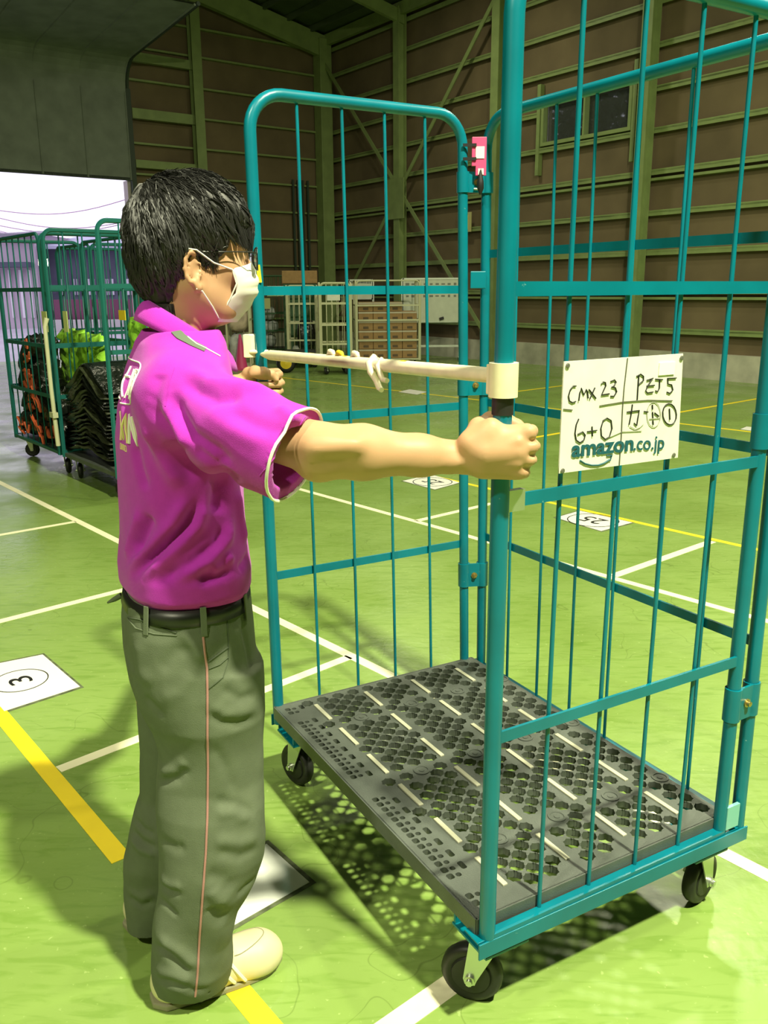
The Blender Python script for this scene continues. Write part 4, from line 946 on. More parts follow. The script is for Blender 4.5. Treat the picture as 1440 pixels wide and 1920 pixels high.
fold(tro, tt_, [(-0.0072, 0.0099, [(299, 1466), (332, 1459), (353, 1438)]), (0.0050, 0.0110, [(300, 1452), (334, 1444), (350, 1425)]), (-0.0050, 0.0099, [(389, 1334), (412, 1353), (445, 1358), (482, 1346)]), (0.0043, 0.0132, [(395, 1320), (420, 1340), (480, 1330)]),
 (-0.0036, 0.0066, [(451, 1169), (463, 1215), (471, 1262)]), (0.0029, 0.0077, [(443, 1165), (455, 1215), (463, 1262)]), (-0.0072, 0.0088, [(287, 1771), (320, 1792), (357, 1829)]), (0.0065, 0.0110, [(296, 1758), (335, 1784), (370, 1815)]), (-0.0050, 0.0077, [(302, 1661), (318, 1671), (340, 1676)]), (0.0043, 0.0088, [(302, 1649), (320, 1660), (342, 1662)]), (-0.0050, 0.0066, [(299, 1684), (315, 1700), (333, 1718)]),
 (-0.0058, 0.0176, [(385, 1640), (418, 1650), (440, 1668)]), (-0.0072, 0.0176, [(395, 1700), (415, 1722), (430, 1720)]), (0.0058, 0.0143, [(394, 1668), (412, 1690), (424, 1700)]), (-0.0050, 0.0099, [(290, 1836), (320, 1842), (360, 1858), (392, 1856)]), (0.0050, 0.0121, [(292, 1822), (325, 1828), (362, 1842)]), (-0.0043, 0.0088, [(445, 1681), (462, 1662), (478, 1648)]), (0.0043, 0.0132, [(404, 1528), (440, 1522), (470, 1536)]), (-0.0043, 0.0110, [(400, 1502), (440, 1508), (480, 1528)]), (-0.0043, 0.0110, [(405, 1598), (450, 1606), (485, 1590)]), (0.0043, 0.0132, [(400, 1575), (450, 1580), (486, 1570)]), (-0.0043, 0.0110, [(300, 1575), (330, 1590), (350, 1590)]),
 (-0.0058, 0.0088, [(247, 1557), (265, 1578), (294, 1592)]), (0.0050, 0.0088, [(244, 1570), (262, 1592), (294, 1604)]), (-0.0050, 0.0077, [(252, 1535), (270, 1556), (292, 1566)]), (-0.0043, 0.0077, [(240, 1682), (265, 1700), (288, 1690)]), (0.0043, 0.0099, [(240, 1668), (268, 1683), (290, 1672)]), (-0.0050, 0.0099, [(270, 1305), (295, 1332), (305, 1345)]), (0.0043, 0.0110, [(340, 1180), (370, 1225), (385, 1240)]), (-0.0036, 0.0132, [(300, 1260), (330, 1220), (365, 1215)]), (0.0043, 0.0176, [(258, 1200), (262, 1250), (280, 1290)]), (-0.0036, 0.0110, [(395, 1395), (425, 1440), (440, 1490)]), (0.0029, 0.0132, [(300, 1310), (340, 1300), (360, 1260)]), (-0.0036, 0.0099, [(415, 1290), (450, 1310), (482, 1300)]), (0.0036, 0.0110, [(400, 1130), (418, 1165), (428, 1190)])])
tt_ = bvh(tro)
seam(tt_, [(379, 1148), (381, 1195), (384, 1225), (388, 1252), (389, 1300), (389, 1380), (390, 1440), (389, 1530), (386, 1600), (380, 1680), (374, 1760), (370, 1830), (366, 1868)], .0022, 'side_piping', PKPIPE, tro)
seam(tt_, [(240, 1158), (262, 1162), (300, 1176), (331, 1187)], .0014, 'pocket_opening', TROUD, tro); seam(tt_, [(240, 1160), (255, 1178), (290, 1189), (332, 1192)], .0012, 'pocket_welt', TROU, tro)
seam(tt_, [(392, 1240), (408, 1228), (427, 1214)], .0016, 'pocket_opening', TROUD, tro); seam(tt_, [(425, 1150), (428, 1200), (428, 1240), (418, 1270), (392, 1291)], .0010, 'pocket_seam', TROUD, tro); seam(tt_, [(392, 1254), (412, 1246), (428, 1232)], .0010, 'pocket_seam', TROUD, tro)
for pts in ([(281, 1108), (280, 1128)], [(381, 1094), (377, 1147)], [(452, 1098), (458, 1138)]):
    pass
# --- belt
bl = [trow(1096, 236, 463, yh, .142), trow(1122, 232, 466, yh, .149)]; z0_, z1_ = bl[1][0], bl[0][0]
ring = []
for zz, r in ((z0_, bl[1]), (z1_, bl[0])):
    for k in range(64):
        a = 2*math.pi*k/64; c_, s_ = math.cos(a), math.sin(a); rr = (abs(c_)**2.3+abs(s_)**2.3)**(-1/2.3)
        q = V((r[1], r[2], zz))+F2*(r[3]+.0015)*c_*rr+L2*(r[4]+.0015)*s_*rr; ring.append(q)
mb = MB().add(ring, [(k, (k+1) % 64, 64+(k+1) % 64, 64+k) for k in range(64)], True); bo = mb.build('belt', BELT, man); m_ = bo.modifiers.new('s', 'SOLIDIFY'); m_.thickness = .004; m_.offset = 1
def pj(P):
    d = P-CC; k = d.dot(_fw); return 720+FPX*d.dot(RT)/k, 960-FPX*d.dot(UP)/k
for tx in (281, 380, 452):
    best = None
    for k in range(360):
        a = math.radians(k); c_, s_ = math.cos(a), math.sin(a); rr = (abs(c_)**2.3+abs(s_)**2.3)**(-1/2.3); r = bl[0]
        n_ = (F2*c_/r[3]+L2*s_/r[4]).normalized(); q = V((r[1], r[2], z1_))+F2*r[3]*c_*rr+L2*r[4]*s_*rr
        if n_.dot(q-CC) < 0 and (best is None or abs(pj(q)[0]-tx) < best[0]): best = (abs(pj(q)[0]-tx), q, n_, a)
    q, n_ = best[1], best[2]; r = bl[1]; c_, s_ = math.cos(best[3]), math.sin(best[3]); rr = (abs(c_)**2.3+abs(s_)**2.3)**(-1/2.3)
    q2 = V((r[1], r[2], z0_))+F2*r[3]*c_*rr+L2*r[4]*s_*rr
    MB().bar(q+n_*.009+Z*.006, q2+n_*.010-Z*.018, .011, .003, n_).build('belt_loop', TROU, tro, bevel=.001)
MB().tube([at(228, 1116, 1.60), at(214, 1124, 1.60), at(202, 1130, 1.61)], [.006, .005, .002], 8).build('shirt_tab', TROU, tro)
# --- shirt
sv = Vol(ngrid(-.66, -.02, .0040), ngrid(1.21, 2.02, .0050), ngrid(.82, 1.40, .0040))
rows = [trow(1098, 238, 466, YT, .150), trow(1080, 222, 473, YT, .165), trow(1050, 219, 473, YT, .168), trow(1000, 222, 464, YT, .160), trow(960, 221, 459, YT, .155), trow(900, 217, 456, YT, .155), trow(820, 212, 454, YT, .160), trow(760, 213, 452, YT, .168), trow(710, 222, 446, YT, .170), trow(670, 236, 436, YT, .150), trow(640, 250, 425, YT, .115), trow(618, 268, 412, YT, .085)]
sv.loft(rows, TH, 0, p=2.3)
c_s = V(rows[8][1:3]+(0,)) if False else None
sv.cap(shR+V((-.01, .012, .018)), shL+V((0, -.02, .01)), .052, .046, .05)
cuffC = at(553, 852, 1.335); axd = (cuffC-shR).normalized()
sv.chain([shR+V((-.005, .01, .0)), shR.lerp(cuffC, .5)+V((0, 0, -.004)), cuffC+axd*.06], [.064, .075, .081], .035)
cuffL = shL.lerp(elL, .72); adL = (cuffL-shL).normalized()
sv.chain([shL+V((.01,0,-.005)), cuffL+adL*.04], [.054, .068], .04)
# hollow ends of sleeves
x, y, z = [a.reshape([-1 if i == j else 1 for j in range(3)]) for i, a in enumerate(sv.ax)]
dcut = (x-cuffC.x)*axd.x+(y-cuffC.y)*axd.y+(z-cuffC.z)*axd.z; near_ = ((x > -.25)).astype(np.float32)
sv.F = np.where(x+0*y+0*z > -.27, np.maximum(sv.F, dcut), sv.F)
dcl = (x-cuffL.x)*adL.x+(y-cuffL.y)*adL.y+(z-cuffL.z)*adL.z
sv.F = np.where((y+0*x+0*z > 1.80), np.maximum(sv.F, dcl), sv.F).astype(np.float32)
sv.cap(cuffC-axd*.012, cuffC+axd*.10, .056, .076, .0, 's'); sv.cap(cuffL-adL*.01, cuffL+adL*.08, .048, .064, 0, 's')
# blousing above the belt and soft drape
sv.F += (.0020*wob(x, y, z, 24, 2)+.0012*wob(x, y, z, 47, 5)).astype(np.float32)
sh = sv.mesh('polo_shirt', SHIRT, man, 1); ts = bvh(sh)
fold(sh, ts, [(-.013, .012, [(322, 735), (335, 775), (358, 815), (410, 850), (435, 868)]), (-.012, .017, [(276, 752), (300, 785), (325, 825), (350, 870), (368, 905)]), (.010, .014, [(262, 790), (290, 830), (318, 880), (340, 915)]), (.009, .012, [(300, 755), (330, 800), (352, 840)]),
 (-.010, .013, [(348, 712), (372, 732), (405, 748), (455, 742)]), (.009, .015, [(350, 690), (390, 718), (450, 722), (520, 735)]), (.006, .016, [(380, 770), (430, 800), (500, 830)]), (-.006, .014, [(430, 770), (480, 800), (545, 812)]), (.006, .01, [(520, 760), (560, 790), (575, 800)]), 
 (.013, .013, [(392, 925), (370, 985), (325, 1035), (268, 1085)]), (-.013, .010, [(378, 935), (350, 985), (305, 1030), (255, 1072)]), (.011, .012, [(352, 930), (325, 980), (285, 1025), (240, 1070)]), (-.012, .013, [(283, 968), (270, 1000), (254, 1036)]), (.007, .011, [(262, 960), (248, 1000), (236, 1045)]),
 (.012, .013, [(432, 970), (425, 1010), (390, 1050), (320, 1085)]), (-.011, .010, [(418, 985), (405, 1020), (365, 1055), (300, 1088)]), (-.012, .012, [(436, 1058), (410, 1075), (370, 1088)]), (.010, .010, [(434, 1036), (425, 1060), (395, 1075)]), (-.016, .020, [(428, 880), (412, 920), (402, 965)]), (.008, .012, [(445, 920), (450, 970), (460, 1020)]), (-.007, .008, [(448, 1068), (462, 1050), (468, 1030)]),
 (-.008, .010, [(360, 840), (400, 870), (430, 862)]), (.008, .016, [(240, 700), (235, 760), (238, 820)]), (-.007, .012, [(252, 830), (262, 880), (275, 920)]), (-.006, .012, [(300, 700), (290, 740), (280, 760)])])
ts = bvh(sh)
seam(ts, [(327, 690), (319, 712), (314, 740), (310, 762)], .0009, 'sleeve_seam', SHIRT, sh); seam(ts, [(487, 892), (520, 850), (556, 805), (572, 780)], .0008, 'sleeve_seam', SHIRT, sh)
# cuff piping rings
def ringtube(C_, ax_, r, rt, name, m, par, n=40):
    u = ax_.orthogonal().normalized(); w_ = ax_.cross(u); pts = []
    for k in range(n+1):
        a = 2*math.pi*k/n; d = u*math.cos(a)+w_*math.sin(a)
        h = ts.ray_cast(C_-ax_*.004+d*.15, -d); pts.append((h[0]+ax_*.005) if h[0] is not None and (h[0]-C_).length < .12 else C_+d*r)
    return MB().tube(pts, rt, 6, caps=False).build(name, m, par)
ringtube(cuffC, axd, .078, .0026, 'cuff_piping', PIPE, sh); ringtube(cuffL, adL, .07, .0026, 'cuff_piping', PIPE, sh)
# yoke strip and its piping, laid on the shoulder
ribbon(ts, [(326, 618), (340, 632), (362, 645), (385, 656)], .016, .0006, 'shoulder_panel', SHIRTG, sh); seam(ts, [(352, 632), (368, 645), (385, 653), (412, 668)], .0016, 'shoulder_piping', PIPE, sh)
# collar: a fallen band around the neck
nk = V(at(347, 610, YT)); cv = []
for i in range(5):
    for k in range(48):
        a = 2*math.pi*k/48; c_, s_ = math.cos(a), math.sin(a); t = i/4
        fwd = c_; r_ = .058+.023*t+.004*math.sin(math.pi*t)
        zt = at(290, 566, YT).z+(at(405, 655, YT).z-at(290, 566, YT).z)*(fwd*.5+.5)
        drop = .034+.012*(fwd > .6); cv.append(V((nk.x, nk.y+.004, 0))+HF*(fwd*r_*1.08)+HL*s_*r_*1.0+Z*(zt+.004-drop*t**1.3))
col = MB().add(cv, [(i*48+k, i*48+(k+1) % 48, (i+1)*48+(k+1) % 48, (i+1)*48+k) for i in range(4) for k in range(48)], True).build('collar', SHIRT, sh)
q_ = col.modifiers.new('s', 'SOLIDIFY'); q_.thickness = .003; q_.offset = 0
# print on the back: laid on from behind
def backprint(name, pts2, r, m, closed=False):
    P_ = []
    o = V((rows[7][1], rows[7][2], 0))
    for (l, z) in pts2:
        p = o+L2*l+Z*z; h = ts.ray_cast(p-F2*.4, F2)
        if h[0] is not None: P_.append(h[0]+h[1]*.0005)
    if len(P_) > 1: return MB().tube(P_, r, 5).build(name, m, sh)
def lzof(px, py):     # lateral/height coordinates of a mark seen in the photo
    h = ts.ray_cast(CC, ray(px, py).normalized())
    if h[0] is None: return None
    o = V((rows[7][1], rows[7][2], 0)); return ((h[0]-o).dot(L2), h[0].z)
e0 = lzof(258, 705); zt_, zb2 = at(235, 672, YT).z, at(235, 745, YT).z; zc2 = (zt_+zb2)/2; hh = (zt_-zb2)/2; l0 = e0[0] if e0 else -.12
oval = [(l0+hh*.8-hh*.8*math.cos(t) if abs(t) < 9 else 0, zc2+hh*math.sin(t)) for t in [math.pi/2-math.pi*k/16 for k in range(17)]]
oval = [(l0+hh*1.5*(1-abs(math.cos(t))), zc2+hh*math.sin(t)) for t in [math.pi/2-math.pi*k/16 for k in range(17)]]
lfar = l0+.22
full = [(lfar-.02*k, zc2+hh) for k in range(0, int((lfar-l0-hh*1.5)/.02))]+oval+[(l0+hh*1.5+.02*k, zc2-hh) for k in range(1, int((lfar-l0-hh*1.5)/.02))]
full += [(lfar+hh*.5*math.sin(t), zc2-hh*math.cos(t)) for t in [math.pi*k/10 for k in range(11)]]
seg = [(full[i][0]+(full[i+1][0]-full[i][0])*k/3, full[i][1]+(full[i+1][1]-full[i][1])*k/3) for i in range(len(full)-1) for k in range(3)]
backprint('printed_outline', seg+[seg[0]], .0014, PIPE)
def char(strokes_, cx, cz, w_, h_, r, m, name='printed_character'):
    mb = MB(); o = V((rows[7][1], rows[7][2], 0))
    for s_ in strokes_:
        P_ = []
        for i in range(len(s_)-1):
            for k in range(4+(i == len(s_)-2)):
                a = s_[i][0]+(s_[i+1][0]-s_[i][0])*k/4; b = s_[i][1]+(s_[i+1][1]-s_[i][1])*k/4
                h = ts.ray_cast(o+L2*(cx-(a-.5)*w_)+Z*(cz+(b-.5)*h_)-F2*.4, F2)
                if h[0] is not None: P_.append(h[0]+h[1]*.0004)
        if len(P_) > 1: mb.tube(P_, r, 5)
    if mb.v: mb.build(name, m, sh)
fut = [[(.05, .68), (.95, .68)], [(.5, 1), (.48, .6), (.3, .3), (.05, .02)], [(.5, .6), (.7, .28), (.97, .02)], [(.42, .2), (.52, .06)]]
jun = [[(.08, .95), (.08, .3), (.0, .0)], [(.22, .9), (.22, .1)], [(.37, .98), (.37, .0)], [(.48, .95), (1, .95)], [(.72, .95), (.68, .8)], [(.55, .8), (.92, .8), (.92, .25), (.55, .25), (.55, .8)], [(.55, .62), (.92, .62)], [(.55, .44), (.92, .44)], [(.62, .2), (.48, .0)], [(.84, .2), (1, .0)]]
cw = .044; char(jun, l0+.020+cw/2, zc2, cw, hh*1.45, .0021, PIPE); char(fut, l0+.020+cw*1.6, zc2, cw, hh*1.45, .0025, PIPE)
zM = at(228, 787, YT).z; hM = at(228, 762, YT).z-at(228, 812, YT).z; CRM = mat('cream_print', (.75, .66, .30), .6)
char([[(0, 0), (.08, 1), (.5, .1), (.92, 1), (1, 0)]], l0+.062, zM, .04, hM, .0032, CRM, 'printed_letter'); char([[(.0, 0), (.1, 1), (.9, 0), (1, 1)]], l0+.026, zM, .022, hM, .0030, PIPE, 'printed_letter')
zS = at(228, 820, YT).z; char([[(0, 0), (0, .6), (.15, .6), (.15, 0), (0, 0)], [(.25, 0), (.25, .6), (.36, .6), (.36, 0)], [(.36, .6), (.47, .6), (.47, 0)], [(.57, 0), (.57, .6), (.72, .6), (.72, 0), (.57, 0)]], l0+.062, zS, .05, .016, .0008, CRM, 'printed_small_text')
# --- shoes
def shoe(heel, ang, L_, name):
    f = V((math.cos(ang), math.sin(ang), 0)); l = V((-f.y, f.x, 0)); h0 = V((heel.x, heel.y, 0))
    R3 = lambda a, b_, c_: h0+f*a+l*b_+Z*c_
    c0 = R3(L_*.5, 0, .05); v = Vol(ngrid(c0.x-.19, c0.x+.19, .0035), ngrid(c0.y-.16, c0.y+.16, .0035), ngrid(.0, .13, .0035))
    v.cap(R3(.045, 0, .040), R3(.12, 0, .045), .044, .046, .02); v.cap(R3(.12, 0, .040), R3(L_-.055, -.004, .034), .044, .048, .03)
    v.ell(R3(L_-.060, -.004, .032), (.060, .050, .036), ang, .02); v.cap(R3(.055, 0, .06), R3(.065, 0, .10), .036, .036, .02)
    v.cap(R3(.10, 0, .075), R3(.15, 0, .062), .026, .024, .02)
    v.plane((0, 0, .012), (0, 0, -1)); o = v.mesh(name, SHOE, man, 1)
    sh_ = []; 
    for s_ in (1, -1):
        for k in range(13):
            t = k/12 if s_ == 1 else 1-k/12; wd = .036+.014*math.sin(t*math.pi*.9)*(.6+.6*t); wd = wd if t < .8 else wd*math.sqrt(max(.04, 1-((t-.8)/.2)**2*.9)); wd = wd if t > .1 else wd*math.sqrt(max(.1, 1-((.1-t)/.1)**2*.8))
            sh_.append(R3(t*L_, s_*wd, 0))
    MB().prism(sh_, Z, .014).build('sole', SOLE, o, bevel=.003)
    tr = bvh(o); mb = MB(); P_ = []
    for k in range(17):
        a_ = math.pi*(k/16-.5); h = tr.ray_cast(R3(L_*.60+L_*.27*math.cos(a_), .034*math.sin(a_), .2), V((0, 0, -1)))
        if h[0] is not None: P_.append(h[0]+Z*.0003)
    MB().tube(P_, .0011, 5).build('toe_seam', SOLE, o)
    for a in (.135, .150, .165):
        P_ = []
        for k in range(9):
            b_ = -.03+.06*k/8; h = tr.ray_cast(R3(a, b_, .2), V((0, 0, -1)))
            if h[0] is not None: P_.append(h[0]+Z*.0025)
        if len(P_) > 2: mb.tube(P_, .0032, 6)
    mb.tube([R3(.14, 0, .094), R3(.13, .022, .098), R3(.15, .03, .09), R3(.145, .004, .094), R3(.135, -.024, .096), R3(.155, -.03, .088), R3(.145, -.002, .094)], .0022, 6); mb.build('shoelace', SHOEW, o)
    for a in (.150, .172):
        P_ = []
        for k in range(10):
            z_ = .018+.05*k/9; q = R3(a+.012-.030*k/9, -.2, z_); h = tr.ray_cast(q, l)
            if h[0] is not None: P_.append(h[0]-l*.0006)
        if len(P_) > 2: MB().tube(P_, .0042, 6).build('side_stripe', SHOEW, o)
    return o
hN = fl(284, 1882); tN = fl(526, 1792); aN = math.atan2(tN.y-hN.y, tN.x-hN.x)
print('shoe', (tN-hN).length, math.degrees(aN))
shoe(hN, aN, (tN-hN).length, 'shoe'); hF = fl(236, 1745); shoe(hF, aN+.25, .26, 'shoe')
# ================================================================== OTHER CAGES AND THEIR LOADS
def mk_cage(name, label, O, U, Dp, W, D, H, m, sides='lrb', nb=(4, 6), zb=.2, rr=.006, group=None, hs=(.34, .55, .78), wh=True, R=.07, rp=.016):
    O = V(O); U = V(U).normalized(); Dp = V(Dp).normalized(); Dp = (Dp-U*Dp.dot(U)).normalized()
    t = thing(name, label, 'cart', tuple(O+U*W/2+Dp*D/2), group)
    c = lambda u, v: (lambda z: O+U*u+Dp*v+Z*z)
    pr = {'l': (c(0, 0), c(0, D), -U, nb[0], 'side_panel'), 'r': (c(W, 0), c(W, D), U, nb[0], 'side_panel'), 'b': (c(.03, D), c(W-.03, D), Dp, nb[1], 'back_panel'), 'f': (c(.02, 0), c(W-.02, 0), -Dp, nb[1], 'front_panel')}
    for s in sides:
        P, Q, out, n, nm = pr[s]; panel(P, Q, [H*h for h in hs], n, out, rp=rp, rq=rp*.9, rr=rr, barw=.03, hb=zb, ht=H, parent=t, m=m, R=R, name=nm, fine=False, zlow=zb-.03)
    b = MB(); b.box(O+U*W/2+Dp*D/2+Z*(zb-.015), U, Dp, Z, W/2, D/2, .015); b.build('deck', DECK if m is not CREAMP else m, t)
    if wh:
        for u, v in ((.09, .08), (W-.09, .08), (.09, D-.08), (W-.09, D-.08)):
            p = O+U*u+Dp*v; caster(p, rng.uniform(0, 3), t, r=.062, w_=.034, fine=False, mz=zb-.025, offs=.02)
    return t, O, U, Dp
def lumpy(name, c, X, Y, Zv, h, m, amp=.02, parent=None, seed=1, nd=(10, 10, 4), bend=None):
    X, Y, Zv = V(X).normalized(), V(Y).normalized(), V(Zv).normalized(); import bmesh
    bm = bmesh.new(); vmap = {}; nx, ny, nz = nd
    def vt(i, j, k):
        if (i, j, k) in vmap: return vmap[i, j, k]
        a, b_, c_ = 2*i/nx-1, 2*j/ny-1, 2*k/nz-1
        rd = 1-.10*(abs(a)**3*abs(c_)**2)-.08*(abs(b_)**3*abs(c_)**2)
        n = amp*(math.sin(a*7+seed*3+b_*4)*math.cos(b_*9+seed+c_*3)+.6*math.sin(b_*17+a*11+seed*5+c_*7))
        z = c_*h[2]*(1-.25*max(abs(a), abs(b_))**4)+n
        if bend: z += bend(a, b_)
        p = V(c)+X*(a*h[0]*rd+n*.6)+Y*(b_*h[1]*rd+n*.4)+Zv*z; vmap[i, j, k] = bm.verts.new(p); return vmap[i, j, k]
    for k in (0, nz):
        for i in range(nx):
            for j in range(ny): f = [vt(i, j, k), vt(i+1, j, k), vt(i+1, j+1, k), vt(i, j+1, k)]; bm.faces.new(f if k else f[::-1])
    for k in range(nz):
        for i in range(nx):
            bm.faces.new([vt(i, 0, k), vt(i+1, 0, k), vt(i+1, 0, k+1), vt(i, 0, k+1)]); bm.faces.new([vt(i, ny, k+1), vt(i+1, ny, k+1), vt(i+1, ny, k), vt(i, ny, k)])
        for j in range(ny):
            bm.faces.new([vt(0, j, k+1), vt(0, j+1, k+1), vt(0, j+1, k), vt(0, j, k)]); bm.faces.new([vt(nx, j, k), vt(nx, j+1, k), vt(nx, j+1, k+1), vt(nx, j, k+1)])
    bmesh.ops.recalc_face_normals(bm, faces=bm.faces); me = bpy.data.meshes.new(name); bm.to_mesh(me); bm.free()
    for p in me.polygons: p.use_smooth = True
    return link(name, me, m, parent)
Nn, Ll = fl(118, 848, .2), fl(30, 813, .2); Nn.z = Ll.z = 0; Ub = (Nn-Ll).normalized(); Vb = V((-Ub.y, Ub.x, 0)); Vb = Vb if Vb.y > 0 else -Vb; Wa = (Nn-Ll).length-.06
ca, Oa, _, _ = mk_cage('roll_cage', 'teal roll cage full of orange-strapped black bags, left of the doorway view', Ll, Ub, Vb, Wa, .72, 1.83, TEALD, 'lrbf', nb=(4, 6))
Ob = Nn+Ub*.03
cb, Ob, _, _ = mk_cage('roll_cage', 'open teal roll cage with a stack of folded black bags behind the worker', Ob, Ub, Vb, 1.05, .72, 1.85, TEALD, 'lrb', nb=(4, 6))
MB().tube([Ob+V((0, 0, 1.22))-Vb*.03, Ob+V((0, 0, 1.16))-Vb*.05, Ob+Z*.7-Vb*.05, Ob+Z*.26-Vb*.04], [.02, .016, .016, .018], 8).build('hanging_bar', CREAMP, cb)
MB().box(Ob+Z*.50-Vb*.05, Ub, Vb, Z, .04, .02, .02).build('bar_clamp', CREAMP, cb)
oc = Ll-Ub*1.45+Vb*1.0
cc_, _, _, _ = mk_cage('roll_cage', 'empty teal roll cage cut off by the left edge of the photo', oc, Ub, Vb, .95, .7, 1.85, TEALD, 'lrbf')
# yellow cards on cages
def cardat(px, py, w_, h_, P, n, label, m, name='card'):
    c = onpl(px, py, P, n); X = Z.cross(n).normalized(); o = MB().box(c, X, n, Z, w_/2, .002, h_/2).build(name, m); return tag(o, label, 'card')
PAPY = mat('pale_yellow_paper', (.62, .66, .28), .6)
cardat(84, 603, .11, .15, Ll-Vb*.03, -Vb, 'pale yellow card hanging on the cage left of the cream bar', PAPY)
cardat(123, 603, .08, .14, Ob-Vb*.09, -Vb, 'pale yellow card right behind the cream bar', PAPY)
cardat(229, 591, .10, .06, Ob-Vb*.03, -Vb, 'small yellow label with rounded corners next to the shirt collar', YEL)
# black folded bags in the open cage, one by one
nst = 18; zz = .235
for k in range(nst):
    s = k/(nst-1); am = .05+.17*s; h_ = .0135
    def bend(a, b_, am=am, k=k): return am*(1-abs(a+.05))**1.0*.9-am*.35+.008*math.sin(a*9+k)
    o = lumpy('folded_bag', Ob+Ub*(.44+rng.uniform(-.02, .02))+Vb*(.30+rng.uniform(-.02, .02))+Z*(zz+.03+am*.1), Ub, Vb, Z, (.40-.05*s, .26, h_), BLK if k % 4 else OLV, .006, None, k, (14, 6, 2), bend)
    tag(o, 'folded glossy black bag in the peaked stack on the open cage', 'bag', 'folded black bags stacked on the open cage'); zz += .030
# orange strapped bags heaped in the left cage
heap = [(.24, .20, .33, .1), (.56, .20, .32, -.2), (.90, .22, .33, .1), (.30, .22, .54, .4), (.68, .20, .52, -.4), (.26, .22, .74, .5), (.46, .22, .69, -.6), (.30, .22, .90, .6)]
wh_ = ['lowest, at the left wheel', 'lowest, in the middle', 'lowest, beside the cream bar', 'in the second layer on the left', 'in the second layer on the right', 'high on the left slope', 'high on the right slope', 'at the very peak']
for k, (u, v, z, tl) in enumerate(heap):
    X = (Ub*math.cos(tl)+Z*math.sin(tl)).normalized(); Zv = X.cross(Vb) ; Zv = Zv if Zv.z > 0 else -Zv
    o = lumpy('strapped_bag', Ll+Ub*u+Vb*(v-.05)+Z*z, X, Vb, Zv, (.20, .13, .10), BLK, .016, None, k+30, (10, 8, 4))
    tag(o, 'black bag with orange straps, '+wh_[k]+' of the heap', 'bag')
    for q in range(3):
        a0, b0 = rng.uniform(-.18, .12), rng.uniform(-.09, .09); P_ = [Ll+Ub*u+Vb*(v-.19)+Z*z+X*(a0+.045*i+rng.normal(0, .01))+Zv*(b0+rng.normal(0, .02)-.02*i) for i in range(4)]
        MB().tube(P_, [.012, .016, .015, .010], 6).build('orange_strap', ORG, o)
lims = [(.45, .42, .76, .34), (.90, .42, .74, .34)]
for k, (u, v, z, hh) in enumerate(lims):
    o = lumpy('lime_sheet_bundle', Ll+Ub*u+Vb*v+Z*z, Ub, V((0, 0, 1)), Vb, (.26, hh, .05), LIME, .022, None, k+60, (12, 14, 2)); tag(o, ['bundle of crumpled lime green film behind the heap of strapped bags', 'lime green film bundle just left of the cream bar'][k], 'plastic sheet')
for k, (u, z, hh) in enumerate([(.27, .84, .38), (.75, .82, .36)]):
    o = lumpy('lime_sheet_bundle', Ob+Ub*u+Vb*.62+Z*z, Ub, V((0, 0, 1)), Vb, (.27, hh, .05), LIME, .024, None, k+70, (12, 14, 2)); tag(o, ['lime green film standing behind the peaked black stack, right of the cream bar', 'lime green film bundle touching the shoulder of the shirt in the view'][k], 'plastic sheet')
# ================================================================== FAR END OF THE HALL
Xr, Yr = V((1, .08, 0)).normalized(), V((-.08, 1, 0)).normalized()
def flr(px, py): p = fl(px, py); p.z = 0; return p
def wpx(P, a): return a*(P.y*.9686+.35)/FPX
P = flr(541, 690); w1_ = wpx(P, 56)
mk_cage('wire_cage', 'cream roll cage with one reddish post, holding black cases', P, Xr, Yr, w1_, .75, 1.50, CREAMP, 'lrbf', nb=(3, 4), rr=.007, rp=.016)
o = lumpy('black_case', P+Xr*w1_*.62+Yr*.3+Z*.58, Xr, Yr, Z, (w1_*.30, .2, .30), BLK, .008, None, 5, (6, 6, 6)); tag(o, 'black case standing inside the cream cage left of the taller one', 'case')
MB().box(P+Xr*w1_*.62+Yr*.09+Z*.66, Xr, Yr, Z, .04, .004, .02).build('paper_label', WHITE, o)
o = lumpy('grey_bucket', P+Xr*w1_*.30+Yr*.25+Z*.30, Xr, Yr, Z, (.09, .09, .10), BLUEB, .003, None, 6, (6, 6, 4)); tag(o, 'small grey tub at the left foot of the black case', 'tub')
P = flr(602, 703); w1_ = wpx(P, 58)
cg = mk_cage('wire_cage', 'tall cream roll cage with pale card on its top bar, beside the carton stack', P, Xr, Yr, w1_, .70, 1.53, CREAMP, 'lrbf', nb=(3, 4), rr=.007, rp=.018)[0]
MB().box(P+Xr*w1_*.45-Yr*.03+Z*1.32, Xr, Yr, Z, .11, .003, .075).build('paper_card', WHITE, cg)
P = flr(484, 676); GRC = mat('dark_green_paint', (.03, .10, .03), .5)
mk_cage('wire_cage', 'dark green roll cage with wrapped white goods, left of the cream cages', P+Yr*.6, Xr, Yr, .60, .8, 1.72, GRC, 'lrbf', nb=(4, 5), rr=.007)
for k in range(3):
    o = lumpy('wrapped_parcel', P+Yr*.9+Xr*(.17+.06*(k % 2))+Z*(.36+.29*k), Xr, Yr, Z, (.18, .2, .13), BLUEB, .012, None, 80+k, (6, 6, 4)); tag(o, 'white film-wrapped parcel in the green cage, '+['bottom', 'middle', 'top'][k]+' of three', 'parcel')
MB_ = MB().box(P+Yr*.57+Xr*.17+Z*1.15, Xr, Yr, Z, .10, .004, .11).build('card', PAPY); tag(MB_, 'pale green card hung on the dark green cage', 'card')
P = flr(428, 692)
mk_cage('wire_cage', 'low cream rack half hidden by the face mask, near the pink cone', P, Xr, Yr, .42, .6, 1.15, CREAMP, 'lrb', nb=(2, 2), rr=.008, wh=False, zb=.06)
